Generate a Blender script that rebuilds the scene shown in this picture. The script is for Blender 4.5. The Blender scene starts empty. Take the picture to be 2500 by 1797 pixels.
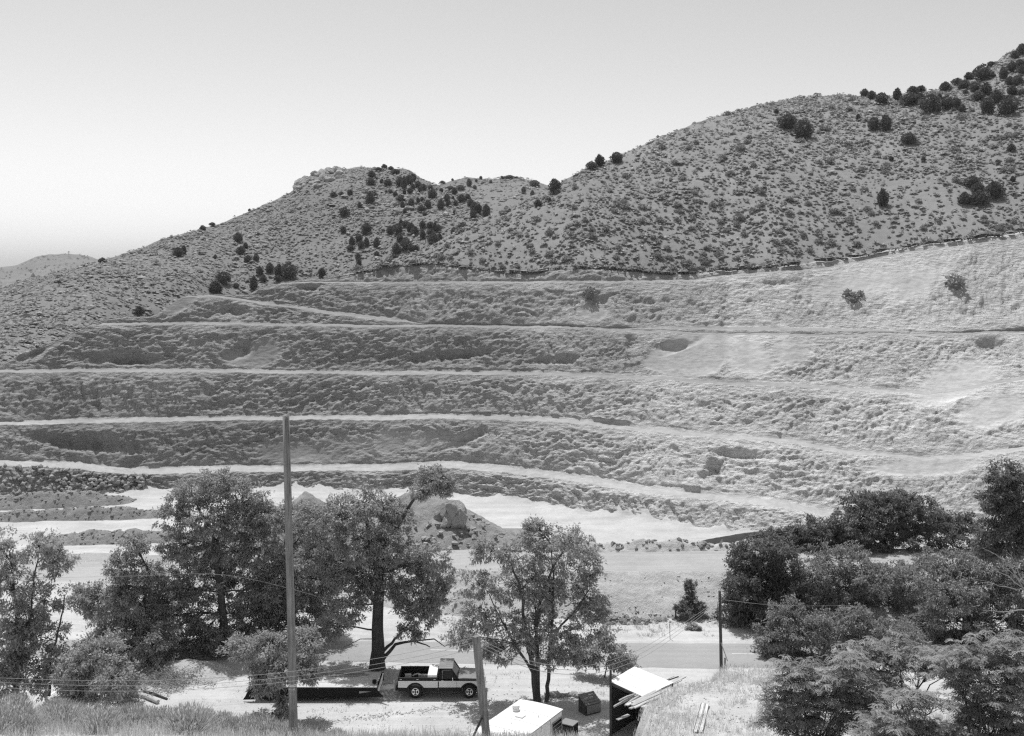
import bpy, bmesh, math, random
import numpy as np
from mathutils import Vector, Matrix

# ------------------------------------------------------------------ camera, sky, sun, exposure
FP, CX, HY, H = 2680.0, 1250.0, 640.0, 27.6      # focal length / horizon in photo pixels, eye height above the yard
scene = bpy.context.scene
COL = scene.collection
cam_d = bpy.data.cameras.new('camera')
cam_d.sensor_width = 36.0
cam_d.lens = 36.0 * FP / 2500.0
cam_d.shift_y = -(898.5 - HY) / 2500.0
cam_d.clip_start, cam_d.clip_end = 0.5, 6000.0
cam = bpy.data.objects.new('camera', cam_d)
cam.location = (0, 0, H)
cam.rotation_euler = (math.radians(90), 0, 0)
COL.objects.link(cam)
scene.camera = cam

SUN_EL, SUN_AZ = 70.0, -27.0                     # azimuth from +Y (view direction), negative = left
world = bpy.data.worlds.new('World')
scene.world = world
world.use_nodes = True
wn, wl = world.node_tree.nodes, world.node_tree.links
wn.clear()
sky = wn.new('ShaderNodeTexSky')
sky.sky_type = 'NISHITA'
sky.sun_disc = False
sky.sun_elevation = math.radians(SUN_EL)
sky.sun_rotation = math.radians(SUN_AZ)
sky.altitude = 1800
sky.air_density = 1.0
sky.dust_density = 5.0
sky.ozone_density = 1.0
bw = wn.new('ShaderNodeRGBToBW')                 # black and white photograph
bg = wn.new('ShaderNodeBackground')
bg.inputs['Strength'].default_value = 0.127
wo = wn.new('ShaderNodeOutputWorld')
wl.new(sky.outputs[0], bw.inputs[0]); wl.new(bw.outputs[0], bg.inputs[0]); wl.new(bg.outputs[0], wo.inputs[0])

sun_d = bpy.data.lights.new('sun', 'SUN')
sun_d.energy = 3.0
sun_d.angle = math.radians(0.5)
sun_d.color = (1, 1, 1)
sun = bpy.data.objects.new('sun', sun_d)
sun.rotation_euler = (math.radians(90 - SUN_EL), 0, math.radians(180 - SUN_AZ))
sdir = Vector((math.sin(math.radians(SUN_AZ)) * math.cos(math.radians(SUN_EL)),
               math.cos(math.radians(SUN_AZ)) * math.cos(math.radians(SUN_EL)), math.sin(math.radians(SUN_EL))))
sun.rotation_euler = sdir.to_track_quat('Z', 'Y').to_euler()
sun.location = (-60, 120, 200)
COL.objects.link(sun)

scene.view_settings.view_transform = 'Standard'
scene.view_settings.look = 'None'
scene.view_settings.exposure = 0.52
scene.view_settings.gamma = 1.0
scene.view_settings.use_curve_mapping = False
scene.render.engine = 'CYCLES'
scene.cycles.max_bounces = 6
scene.cycles.diffuse_bounces = 3
scene.cycles.transmission_bounces = 3
scene.cycles.volume_bounces = 0
scene.cycles.use_denoising = False
scene.cycles.filter_width = 1.3

# ------------------------------------------------------------------ numpy helpers
rng = np.random.default_rng(7)
random.seed(7)
_perm = np.random.default_rng(3).permutation(256)
_perm = np.concatenate([_perm, _perm, _perm]).astype(np.int32)
_val = np.random.default_rng(4).random(256) * 2 - 1


def vnoise(p):
    i = np.floor(p).astype(np.int32); f = p - i; f = f * f * f * (f * (f * 6 - 15) + 10)
    ix, iy, iz = i[..., 0] & 255, i[..., 1] & 255, i[..., 2] & 255
    def h(a, b, c): return _val[_perm[_perm[_perm[(ix + a) & 255] + ((iy + b) & 255)] + ((iz + c) & 255)]]
    fx, fy, fz = f[..., 0], f[..., 1], f[..., 2]
    x00 = h(0, 0, 0) * (1 - fx) + h(1, 0, 0) * fx; x10 = h(0, 1, 0) * (1 - fx) + h(1, 1, 0) * fx
    x01 = h(0, 0, 1) * (1 - fx) + h(1, 0, 1) * fx; x11 = h(0, 1, 1) * (1 - fx) + h(1, 1, 1) * fx
    return (x00 * (1 - fy) + x10 * fy) * (1 - fz) + (x01 * (1 - fy) + x11 * fy) * fz


def fbm(p, o=4, g=0.5, ridge=False):
    a, s, out = 1.0, 0.0, 0.0
    q = p.copy()
    for k in range(o):
        n = vnoise(q + 17.3 * k)
        if ridge: n = 1 - 2 * np.abs(n)
        out = out + a * n; s += a; a *= g; q = q * 2.03
    return out / s


def sm(a, b, x):
    t = np.clip((x - a) / (b - a), 0, 1); return t * t * (3 - 2 * t)


def pl(pts):
    xs = np.array([p[0] for p in pts], float); ys = np.array([p[1] for p in pts], float)
    return lambda x: np.interp(x, xs, ys)


def W(x, y, d):                                   # photo pixel + distance -> point
    return np.array(((x - CX) / FP * d, d, H - (y - HY) / FP * d))


def G(x, y, z=0.0):                               # photo pixel on the level z -> point
    d = (H - z) * FP / (y - HY); return W(x, y, d)


# ------------------------------------------------------------------ materials (black and white: greys only)
class NT:
    def __init__(self, name):
        self.m = bpy.data.materials.new(name); self.m.use_nodes = True
        self.t = self.m.node_tree; self.n = self.t.nodes; self.l = self.t.links
        self.b = self.n['Principled BSDF']; self.o = self.n['Material Output']
    def add(self, typ, **kw):
        nd = self.n.new(typ)
        for k, v in kw.items():
            if k in nd.inputs: 
                if hasattr(v, 'node'): self.l.new(v, nd.inputs[k])
                else: nd.inputs[k].default_value = v
            else: setattr(nd, k, v)
        return nd
    def math(self, op, a, b=None, clamp=False):
        nd = self.n.new('ShaderNodeMath'); nd.operation = op; nd.use_clamp = clamp
        for i, v in enumerate((a, b)):
            if v is None: continue
            if hasattr(v, 'node'): self.l.new(v, nd.inputs[i])
            else: nd.inputs[i].default_value = v
        return nd.outputs[0]
    def pos(self, sx=1, sy=1, sz=1, obj=False):
        if obj: src = self.add('ShaderNodeTexCoord').outputs['Object']
        else: src = self.add('ShaderNodeNewGeometry').outputs['Position']
        mp = self.add('ShaderNodeMapping'); mp.inputs['Scale'].default_value = (sx, sy, sz)
        self.l.new(src, mp.inputs[0]); return mp.outputs[0]
    def noise(self, vec, scale, detail=4, rough=0.55):
        nd = self.add('ShaderNodeTexNoise'); self.l.new(vec, nd.inputs['Vector'])
        nd.inputs['Scale'].default_value = scale; nd.inputs['Detail'].default_value = detail; nd.inputs['Roughness'].default_value = rough
        return nd.outputs[0]
    def ramp(self, fac, stops):
        nd = self.add('ShaderNodeValToRGB'); r = nd.color_ramp
        while len(r.elements) < len(stops): r.elements.new(0.5)
        for e, (p, v) in zip(r.elements, stops): e.position = p; e.color = (v, v, v, 1)
        self.l.new(fac, nd.inputs[0]); return nd.outputs[0]
    def attr(self, name):
        nd = self.add('ShaderNodeAttribute'); nd.attribute_name = name; return nd.outputs['Fac']
    def bump(self, h, strength, dist):
        nd = self.add('ShaderNodeBump'); nd.inputs['Strength'].default_value = strength; nd.inputs['Distance'].default_value = dist
        self.l.new(h, nd.inputs['Height']); self.l.new(nd.outputs[0], self.b.inputs['Normal']); return nd
    def color(self, c):
        if hasattr(c, 'node'): self.l.new(c, self.b.inputs['Base Color'])
        else: self.b.inputs['Base Color'].default_value = (c, c, c, 1)
    def fin(self, rough=0.9, spec=0.2, metal=0.0):
        self.b.inputs['Roughness'].default_value = rough; self.b.inputs['Specular IOR Level'].default_value = spec
        self.b.inputs['Metallic'].default_value = metal; return self.m


def m_plain(name, c, rough=0.7, spec=0.3, var=0.15, scale=6.0, metal=0.0):
    t = NT(name); v = t.pos(obj=True)
    n = t.noise(v, scale, 4)
    t.color(t.ramp(n, [(0.3, c * (1 - var)), (0.7, c * (1 + var))])); return t.fin(rough, spec, metal)


def m_ground(name, lo, hi, s1=0.15, s2=2.5, bump=0.5, bd=0.08, speck=0.0):
    t = NT(name); v = t.pos()
    a = t.noise(v, s1, 5, 0.6); b = t.noise(v, s2, 6, 0.65); c = t.noise(v, s2 * 7, 3, 0.6)
    f = t.math('ADD', t.math('MULTIPLY', a, 0.45), t.math('ADD', t.math('MULTIPLY', b, 0.35), t.math('MULTIPLY', c, 0.2)))
    col = t.ramp(f, [(0.36, lo), (0.62, hi)])
    if speck > 0:
        vo = t.add('ShaderNodeTexVoronoi'); vo.inputs['Scale'].default_value = 5.0; t.l.new(v, vo.inputs['Vector'])
        mk = t.math('LESS_THAN', vo.outputs['Distance'], 0.16)
        mx = t.add('ShaderNodeMix'); mx.data_type = 'FLOAT'
        t.l.new(t.math('MULTIPLY', mk, speck), mx.inputs[0]); t.l.new(col, mx.inputs[2]); mx.inputs[3].default_value = lo * 0.4
        col = mx.outputs[0]
    t.color(col)
    t.bump(t.math('ADD', b, t.math('MULTIPLY', c, 0.6)), bump, bd)
    return t.fin(0.95, 0.1)


def m_dirt(name, lo, hi, sx=0.25, sy=1.6, tracks=0.5):
    """trodden dirt: blotches, long faint wheel tracks across the view, pebbles"""
    t = NT(name); v = t.pos()
    a = t.noise(v, 0.18, 6, 0.65); b = t.noise(v, 2.2, 6, 0.7); c = t.noise(v, 16, 3, 0.6)
    k = t.noise(t.pos(sx * .25, sy, 1), 1.0, 5, 0.65)
    f = t.math('ADD', t.math('ADD', t.math('MULTIPLY', a, 0.35), t.math('MULTIPLY', b, 0.2)), t.math('ADD', t.math('MULTIPLY', c, 0.15), t.math('MULTIPLY', k, 0.3)))
    col = t.ramp(f, [(0.38, lo), (0.5, (lo + hi) / 2), (0.62, hi)])
    vo = t.add('ShaderNodeTexVoronoi'); vo.inputs['Scale'].default_value = 4.0; t.l.new(v, vo.inputs['Vector'])
    mk = t.math('MULTIPLY', t.math('LESS_THAN', vo.outputs['Distance'], 0.13), t.math('GREATER_THAN', b, 0.52))
    mx = t.add('ShaderNodeMix'); mx.data_type = 'FLOAT'
    t.l.new(t.math('MULTIPLY', mk, 0.7), mx.inputs[0]); t.l.new(col, mx.inputs[2]); mx.inputs[3].default_value = lo * 0.6
    t.color(mx.outputs[0])
    t.bump(t.math('ADD', t.math('MULTIPLY', k, tracks), t.math('ADD', b, t.math('MULTIPLY', c, 0.5))), 0.8, 0.07)
    return t.fin(0.95, 0.1)


def m_rock():
    t = NT('pit_rock'); v = t.pos(1, 1, 2.2)
    a = t.noise(v, 0.06, 6, 0.65); b = t.noise(v, 0.7, 7, 0.7); c = t.noise(v, 3.5, 4, 0.65)
    tone, scree = t.attr('tone'), t.attr('scree')
    f = t.math('ADD', t.math('MULTIPLY', a, 0.4), t.math('ADD', t.math('MULTIPLY', b, 0.4), t.math('MULTIPLY', c, 0.2)))
    sk = t.noise(t.pos(0.55, 0.55, 2.6), 1.1, 5, 0.7)
    f = t.math('ADD', t.math('MULTIPLY', f, 0.7), t.math('MULTIPLY', sk, 0.3))
    base = t.ramp(f, [(0.36, 0.68), (0.5, 1.0), (0.64, 1.3)])
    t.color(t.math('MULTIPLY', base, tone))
    wv = t.add('ShaderNodeMix'); wv.data_type = 'VECTOR'; wv.inputs[0].default_value = 0.35
    nv = t.add('ShaderNodeTexNoise'); nv.inputs['Scale'].default_value = 0.8; t.l.new(v, nv.inputs['Vector'])
    t.l.new(v, wv.inputs[4]); t.l.new(nv.outputs['Color'], wv.inputs[5])
    vo = t.add('ShaderNodeTexVoronoi'); vo.inputs['Scale'].default_value = 1.5; t.l.new(wv.outputs[1], vo.inputs['Vector'])
    c = t.math('ADD', t.math('MULTIPLY', c, 0.6), t.math('MULTIPLY', vo.outputs['Distance'], 0.7))
    st = t.math('MULTIPLY', t.math('SUBTRACT', 1.0, t.math('MULTIPLY', scree, 0.8)), 1.0)
    bp = t.bump(t.math('ADD', t.math('ADD', t.math('MULTIPLY', b, .7), t.math('MULTIPLY', sk, .8)), t.math('MULTIPLY', c, 0.5)), 1.0, 0.9)
    t.l.new(st, bp.inputs['Strength'])
    return t.fin(0.95, 0.1)


def m_leaf(name, c, trans=0.35):
    t = NT(name)
    r = t.attr('tint')
    col = t.math('MULTIPLY', r, c)
    t.color(col); t.b.inputs['Roughness'].default_value = 0.55; t.b.inputs['Specular IOR Level'].default_value = 0.25
    tr = t.add('ShaderNodeBsdfTranslucent'); t.l.new(t.math('MULTIPLY', col, 1.1), tr.inputs['Color'])
    mx = t.add('ShaderNodeMixShader'); mx.inputs[0].default_value = trans
    t.l.new(t.b.outputs[0], mx.inputs[1]); t.l.new(tr.outputs[0], mx.inputs[2]); t.l.new(mx.outputs[0], t.o.inputs['Surface'])
    return t.m


def m_wood(name, lo, hi, sx=14, sz=0.8, axis='z'):
    t = NT(name)
    s = {'z': (sx, sx, sz), 'x': (sz, sx, sx), 'y': (sx, sz, sx)}[axis]
    v = t.pos(*s, obj=True)
    a = t.noise(v, 1.0, 6, 0.7); b = t.noise(t.pos(obj=True), 1.2, 3)
    f = t.math('ADD', t.math('MULTIPLY', a, 0.7), t.math('MULTIPLY', b, 0.3))
    t.color(t.ramp(f, [(0.36, lo), (0.6, hi)])); t.bump(a, 0.5, 0.02)
    return t.fin(0.85, 0.2)


M = {}
M['rock'] = m_rock()
M['hill'] = m_ground('hill_soil', 0.19, 0.285, 0.03, 0.8, 0.6, 0.3)
M['midhill'] = m_ground('mid_hill_soil', 0.16, 0.23, 0.03, 0.8, 0.6, 0.3)
M['moundsoil'] = m_ground('mound_soil', 0.20, 0.34, 0.15, 1.5, 0.9, 0.25)
M['farhill'] = m_ground('far_hill_soil', 0.15, 0.22, 0.004, 0.05, 0.5, 2.0)
M['floor'] = m_dirt('pit_floor_dirt', 0.34, 0.56, 0.1, 0.45, 1.0)
M['spoil'] = m_ground('spoil_dirt', 0.26, 0.42, 0.12, 1.2, 0.8, 0.3)
M['haul'] = m_dirt('haul_road_dirt', 0.29, 0.42, 0.15, 2.2, 1.0)
M['bank'] = m_ground('bank_gravel', 0.38, 0.56, 0.2, 2.2, 0.9, 0.15, 0.5)
M['yard'] = m_dirt('yard_dirt', 0.36, 0.57, 0.3, 1.6, 0.6)
M['knoll'] = m_ground('dry_soil', 0.34, 0.52, 0.3, 3.0, 0.6, 0.06, 0.2)
M['rubble'] = m_ground('rubble_dirt', 0.21, 0.38, 0.3, 2.0, 1.0, 0.3)
M['asphalt'] = m_dirt('old_asphalt', 0.27, 0.36, 0.05, 1.4, 0.1)
M['darkheap'] = m_ground('dark_ground', 0.035, 0.06, 0.3, 3.0, 0.6, 0.1)
M['base'] = m_ground('valley_soil', 0.20, 0.28, 0.01, 0.3, 0.3, 0.3)
M['paint'] = m_plain('road_paint', 0.62, 0.7, 0.2, 0.15, 3)
M['stone'] = m_ground('loose_stone', 0.24, 0.42, 0.8, 5.0, 0.6, 0.05)
M['pebble'] = m_ground('pale_pebble', 0.38, 0.58, 0.8, 5.0, 0.6, 0.05)
M['outcrop'] = m_ground('outcrop_stone', 0.24, 0.46, 0.4, 1.8, 0.9, 0.3)
M['locust'] = m_leaf('locust_leaf', 0.36, 0.45)
M['midleaf'] = m_leaf('mid_leaf', 0.26, 0.4)
M['darkleaf'] = m_leaf('dark_leaf', 0.17, 0.4)
M['bigleaf'] = m_leaf('sumac_leaf', 0.29, 0.4)
M['juniper'] = m_leaf('juniper_needles', 0.115, 0.2)
M['sage'] = m_leaf('sage_leaf', 0.31, 0.25)
M['straw'] = m_leaf('dry_stalk', 0.54, 0.5)
M['bark'] = m_wood('bark', 0.035, 0.10, 9, 1.2)
M['paletwig'] = m_plain('bleached_twig', 0.30, 0.8, 0.1)
M['pole'] = m_wood('weathered_pole', 0.09, 0.30, 16, 0.7)
M['darkpole'] = m_wood('creosote_pole', 0.035, 0.09, 16, 0.7)
M['plank'] = m_wood('grey_plank', 0.28, 0.48, 12, 0.6, 'x')
M['palewood'] = m_wood('pale_board', 0.42, 0.6, 12, 0.6, 'x')
M['darkwood'] = m_wood('dark_board', 0.03, 0.07, 8, 0.8)
M['white'] = m_plain('white_enamel', 0.74, 0.45, 0.4, 0.04, 2)
M['roofwhite'] = m_plain('white_sheet_roof', 0.72, 0.55, 0.3, 0.12, 1.1)
M['dkpaint'] = m_plain('dark_truck_paint', 0.008, 0.4, 0.2, 0.2, 1.5)
M['band'] = m_plain('cream_truck_paint', 0.62, 0.3, 0.5, 0.04, 1.5)
M['midpaint'] = m_plain('grey_roof_paint', 0.21, 0.5, 0.3, 0.15, 2)  # mid grey on roof and hood, lighter than the body
M['rubber'] = m_plain('tyre_rubber', 0.02, 0.8, 0.2)
M['chrome'] = m_plain('chrome', 0.6, 0.22, 0.5, 0.05, 3, 0.8)
M['glass'] = m_plain('dark_glass', 0.01, 0.15, 0.25, 0.1)
M['black'] = m_plain('black_steel', 0.012, 0.7, 0.1)
M['wire'] = m_plain('wire_metal', 0.30, 0.6, 0.3)
M['tan'] = m_plain('tan_sheet_metal', 0.24, 0.5, 0.3, 0.1, 2)


# ------------------------------------------------------------------ object helpers
def link(o, parent=None):
    COL.objects.link(o)
    if parent is not None: o.parent = parent
    return o


def tag(o, label=None, cat=None, group=None, kind=None):
    for k, v in (('label', label), ('category', cat), ('group', group), ('kind', kind)):
        if v: o[k] = v
    return o


def empty(name, loc=(0, 0, 0), label=None, cat=None, group=None, rz=0.0):
    o = bpy.data.objects.new(name, None); o.location = loc; o.rotation_euler = (0, 0, rz)
    o.empty_display_size = 0.3
    link(o); return tag(o, label, cat, group)


def np_mesh(name, verts, faces, mat=None, smooth=False, attrs=None):
    verts = np.asarray(verts, np.float32); faces = np.asarray(faces, np.int32)
    me = bpy.data.meshes.new(name)
    nv, nf, k = len(verts), len(faces), faces.shape[1]
    me.vertices.add(nv); me.vertices.foreach_set('co', verts.ravel())
    me.loops.add(nf * k); me.loops.foreach_set('vertex_index', faces.ravel())
    me.polygons.add(nf); me.polygons.foreach_set('loop_start', np.arange(0, nf * k, k, dtype=np.int32))
    me.polygons.foreach_set('loop_total', np.full(nf, k, np.int32))
    me.polygons.foreach_set('use_smooth', np.full(nf, smooth, bool))
    for an, av in (attrs or {}).items():
        at = me.attributes.new(an, 'FLOAT', 'POINT'); at.data.foreach_set('value', np.asarray(av, np.float32).ravel())
    if mat is not None: me.materials.append(mat)
    me.update(calc_edges=True)
    return me


def np_obj(name, verts, faces, mat=None, parent=None, smooth=False, attrs=None):
    return link(bpy.data.objects.new(name, np_mesh(name, verts, faces, mat, smooth, attrs)), parent)


class MB:
    """collects boxes, tubes, prisms into one mesh"""
    def __init__(self): self.bm = bmesh.new()
    def box(self, c, s, rot=None, bevel=0.0):
        r = bmesh.ops.create_cube(self.bm, size=1.0)
        vs = r['verts']
        mtx = Matrix.Translation(c) @ (rot.to_4x4() if rot is not None else Matrix.Identity(4)) @ Matrix.Diagonal((*s, 1))
        bmesh.ops.transform(self.bm, matrix=mtx, verts=vs)
        if bevel > 0:
            es = list({e for v in vs for e in v.link_edges})
            bmesh.ops.bevel(self.bm, geom=es, offset=bevel, segments=2, affect='EDGES', profile=0.5)
        return self
    def tube(self, pts, radii, sides=8, caps=True):
        pts = [Vector(p) for p in pts]; n = len(pts)
        if not hasattr(radii, '__len__'): radii = [radii] * n
        rings = []
        for i, p in enumerate(pts):
            d = (pts[min(i + 1, n - 1)] - pts[max(i - 1, 0)]).normalized()
            a = d.orthogonal().normalized() if i == 0 else (ref - d * ref.dot(d)).normalized()
            ref = a; b = d.cross(a)
            rings.append([self.bm.verts.new(p + (a * math.cos(2 * math.pi * k / sides) + b * math.sin(2 * math.pi * k / sides)) * radii[i]) for k in range(sides)])
        for r0, r1 in zip(rings, rings[1:]):
            for k in range(sides): self.bm.faces.new((r0[k], r0[(k + 1) % sides], r1[(k + 1) % sides], r1[k]))
        if caps:
            self.bm.faces.new(rings[0][::-1]); self.bm.faces.new(rings[-1])
        return self
    def prism(self, prof, y0, y1):                # profile in (x, z), extruded along y
        a = [self.bm.verts.new((x, y0, z)) for x, z in prof]; b = [self.bm.verts.new((x, y1, z)) for x, z in prof]
        n = len(prof)
        for i in range(n): self.bm.faces.new((a[i], a[(i + 1) % n], b[(i + 1) % n], b[i]))
        self.bm.faces.new(a[::-1]); self.bm.faces.new(b)
        return self
    def poly(self, pts):
        self.bm.faces.new([self.bm.verts.new(p) for p in pts]); return self
    def build(self, name, mat, parent=None, smooth=False):
        bmesh.ops.recalc_face_normals(self.bm, faces=self.bm.faces)
        me = bpy.data.meshes.new(name); self.bm.to_mesh(me); self.bm.free()
        if smooth:
            for p in me.polygons: p.use_smooth = True
        me.materials.append(mat)
        return link(bpy.data.objects.new(name, me), parent)


def grid_faces(nr, nc):
    i = np.arange((nr - 1) * nc).reshape(nr - 1, nc)[:, :-1].ravel()
    return np.stack([i, i + 1, i + nc + 1, i + nc], 1)


def grid_normals(P):
    du = np.gradient(P, axis=1); dv = np.gradient(P, axis=0)
    n = np.cross(du, dv); n /= np.linalg.norm(n, axis=-1, keepdims=True) + 1e-9
    return n


# ------------------------------------------------------------------ the big structure: base ground and pit
g = 2200.0
gp = np.linspace(-g, g, 41)
GX, GY = np.meshgrid(gp, gp)
gz = -40 + 1.5 * fbm(np.stack([GX / 90, GY / 90, GX * 0], -1), 3)
tag(np_obj('valley_ground', np.stack([GX, GY, gz], -1).reshape(-1, 3), grid_faces(41, 41), M['base'], smooth=True), kind='structure')

yF = pl([(-400, 1290), (0, 1241), (147, 1215), (258, 1212), (331, 1201), (434, 1196), (618, 1197), (800, 1197), (1000, 1203), (1110, 1210), (1221, 1218), (1295, 1229), (1368, 1244), (1442, 1258), (1552, 1267), (1663, 1284), (1791, 1301), (1900, 1310), (2100, 1318), (2500, 1330), (2900, 1340)])
L5 = pl([(-400, 1126), (0, 1135), (120, 1138), (220, 1148), (320, 1158), (480, 1154), (700, 1150), (1000, 1146), (1110, 1143), (1250, 1155), (1400, 1175), (1600, 1208), (1772, 1222), (1900, 1240), (2029, 1261), (2250, 1280), (2500, 1290), (2900, 1300)])
L4 = pl([(-400, 1044), (0, 1036), (300, 1030), (690, 1024), (1000, 1022), (1250, 1024), (1400, 1033), (1500, 1045), (1600, 1056), (1772, 1070), (1943, 1083), (2072, 1107), (2244, 1122), (2373, 1117), (2500, 1098), (2900, 1060)])
L3 = pl([(-400, 908), (0, 908), (180, 907), (450, 908), (700, 911), (1000, 913), (1300, 915), (1500, 921), (1600, 926), (1772, 938), (1943, 944), (2158, 957), (2270, 960), (2380, 946), (2500, 925), (2900, 890)])
L2 = pl([(-400, 802), (228, 793), (440, 791), (700, 794), (1157, 798), (1378, 801), (1600, 811), (1772, 818), (2029, 820), (2244, 818), (2500, 812), (2900, 800)])
LR = pl([(-400, 740), (515, 724), (548, 728), (626, 740), (736, 755), (800, 765), (900, 778), (1000, 788), (1080, 796), (2900, 820)])   # ramp road at the upper left
L1 = pl([(-400, 690), (600, 712), (626, 702), (700, 691), (770, 690), (1000, 691), (1500, 689), (1700, 684), (1763, 674), (2000, 657), (2235, 612), (2500, 581), (2900, 540)])
RIM = pl([(-400, 940), (-100, 915), (0, 891), (55, 862), (147, 829), (202, 801), (228, 785), (280, 775), (368, 770), (387, 763), (442, 724), (515, 718), (548, 718), (607, 718), (626, 706), (700, 685), (770, 683), (834, 676), (947, 656), (1053, 646), (1158, 658), (1229, 667), (1300, 671), (1352, 662), (1440, 656), (1500, 660), (1578, 668), (1655, 670), (1763, 664), (1965, 645), (2115, 624), (2235, 600), (2500, 569), (2900, 528)])

NX = 940
xs = np.linspace(-330, 2830, NX)
wig = lambda s, a: a * fbm(np.stack([xs / s, xs * 0 + s, xs * 0], -1), 4)
rim = RIM(xs) + wig(14, 3.0) + wig(45, 3)
dF = 39.5 * FP / (yF(xs) - HY)
ZF = -11.9
sx = sm(900, 1900, xs)                            # left: steep cuts, right: gentler
d0, z0 = dF, np.full(NX, ZF)
lines = [(d0, z0)]                                # (distance, height) of every crest and toe per column
kinds = []
def face_to(y, s):
    global d0, z0
    q = (y - HY) / FP
    d = (H - z0 + s * d0) / (s + q); d = np.maximum(d, d0 + 0.05)
    z0 = H - q * d; d0 = d
    lines.append((d0, z0))
def bench(w):
    global d0, z0
    d0 = d0 + w; z0 = z0 + 0.04 * w
    lines.append((d0, z0))
for nm, L, s, w, ww in (('5', L5, 1.75, 4.2, 40), ('4', L4, 1.75, 3.4, 45), ('3', L3, 1.65, 3.4, 33), ('2', L2, 1.6, 3.2, 22)):
    y = np.maximum(L(xs) + wig(60, 4.0) + wig(11, 2.0), rim + 2)
    live = sm(2, 14, L(xs) - rim)
    steep = s - 0.75 * sx + wig(260, 0.35)
    face_to(y, np.maximum(steep, 0.8)); bench(w * live * (1 + wig(260, 0.35)) + 0.05)
y = np.maximum(np.minimum(LR(xs) + wig(50, 2), L2(xs) - 5), rim + 1); live = sm(3, 14, L2(xs) - LR(xs)) * sm(1, 8, LR(xs) - rim + 3)
face_to(y, 1.5 + wig(260, 0.2)); bench(5.0 * live + 0.05)
y = np.maximum(L1(xs) + wig(60, 2.0) + wig(11, 1.2), rim + 1); live = sm(0.5, 4, L1(xs) - rim)
face_to(y, 1.5 - 0.55 * sx + wig(260, 0.2)); bench(3.2 * live + 0.05)
face_to(rim, 1.3 - 0.4 * sx)
RIM_D, RIM_Z = d0.copy(), z0.copy()

rows = {0: 54, 2: 58, 4: 60, 6: 60, 8: 26, 10: 42, 12: 18}
P, sec = [], []
for k in range(len(lines) - 1):
    n = rows.get(k, 7)
    t = np.linspace(0, 1, n, endpoint=(k == len(lines) - 2))[:, None]
    (da, za), (db, zb) = lines[k], lines[k + 1]
    P.append(np.stack([np.broadcast_to(xs[None], (len(t), NX)), da + (db - da) * t, za + (zb - za) * t], -1)); sec.append(np.full(len(t), k) + t[:, 0] * 0.999)
P = np.concatenate(P); sec = np.concatenate(sec)
PX = P[..., 0].copy()                             # photo column, used for masks of material
P[..., 0] = (PX - CX) / FP * P[..., 1]
PY = HY + (H - P[..., 2]) / P[..., 1] * FP
kk = np.floor(sec).astype(int); tt = sec - kk
isface = (kk % 2 == 0).astype(float)[:, None]
edge = (np.minimum(tt, 1 - tt) * 2)[:, None]

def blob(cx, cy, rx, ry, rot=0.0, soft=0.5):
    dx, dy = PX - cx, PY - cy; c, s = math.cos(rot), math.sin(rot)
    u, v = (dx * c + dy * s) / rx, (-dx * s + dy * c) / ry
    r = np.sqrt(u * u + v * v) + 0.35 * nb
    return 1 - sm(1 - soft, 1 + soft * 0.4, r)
nb = fbm(np.stack([P[..., 0] / 6, P[..., 1] / 6, P[..., 2] / 5], -1), 3)
scree = np.zeros_like(PX)
carve = np.zeros_like(PX)
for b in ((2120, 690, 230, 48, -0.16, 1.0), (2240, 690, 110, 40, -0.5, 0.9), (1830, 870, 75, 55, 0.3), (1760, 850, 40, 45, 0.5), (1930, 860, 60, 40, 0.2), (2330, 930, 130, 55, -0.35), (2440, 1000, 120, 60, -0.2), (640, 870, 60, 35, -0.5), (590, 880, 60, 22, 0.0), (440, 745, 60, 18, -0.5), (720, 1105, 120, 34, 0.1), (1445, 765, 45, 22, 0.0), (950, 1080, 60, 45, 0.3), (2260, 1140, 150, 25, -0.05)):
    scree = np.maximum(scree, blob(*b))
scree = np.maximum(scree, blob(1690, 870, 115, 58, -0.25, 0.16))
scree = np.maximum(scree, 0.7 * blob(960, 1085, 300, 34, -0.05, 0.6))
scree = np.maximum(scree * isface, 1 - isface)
for cx_, cy_, rx_c, ry_c, rot_, dep in ((1520, 845, 40, 40, 0.5, 1.5), (1655, 842, 70, 16, -0.35, 1.6), (1800, 748, 60, 14, -0.1, 1.0), (1860, 700, 90, 12, -0.1, 0.9), (2420, 840, 50, 18, 0.1, 1.3), (1745, 1160, 26, 40, 0.2, 1.6), (1460, 735, 30, 30, 0, 1.2), (1800, 1112, 80, 14, 0.1, 1.0), (300, 880, 110, 16, 0.0, 1.2), (620, 840, 80, 20, -0.5, 1.3), (200, 1080, 150, 26, 0.1, 1.4), (760, 700, 60, 12, 0, 1.2), (560, 760, 60, 18, 0, 1.0), (1100, 870, 140, 12, -0.1, 0.9), (1400, 880, 160, 12, -0.05, 0.9), (1160, 1060, 90, 16, -0.5, 1.0), (2360, 770, 70, 22, -0.3, 1.4), (90, 850, 60, 22, -0.6, 1.6)):
    carve = carve + dep * blob(cx_, cy_, rx_c, ry_c, rot_, 0.75) * np.clip(0.35 + 2.4 * nb, 0.0, 1.5)
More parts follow.
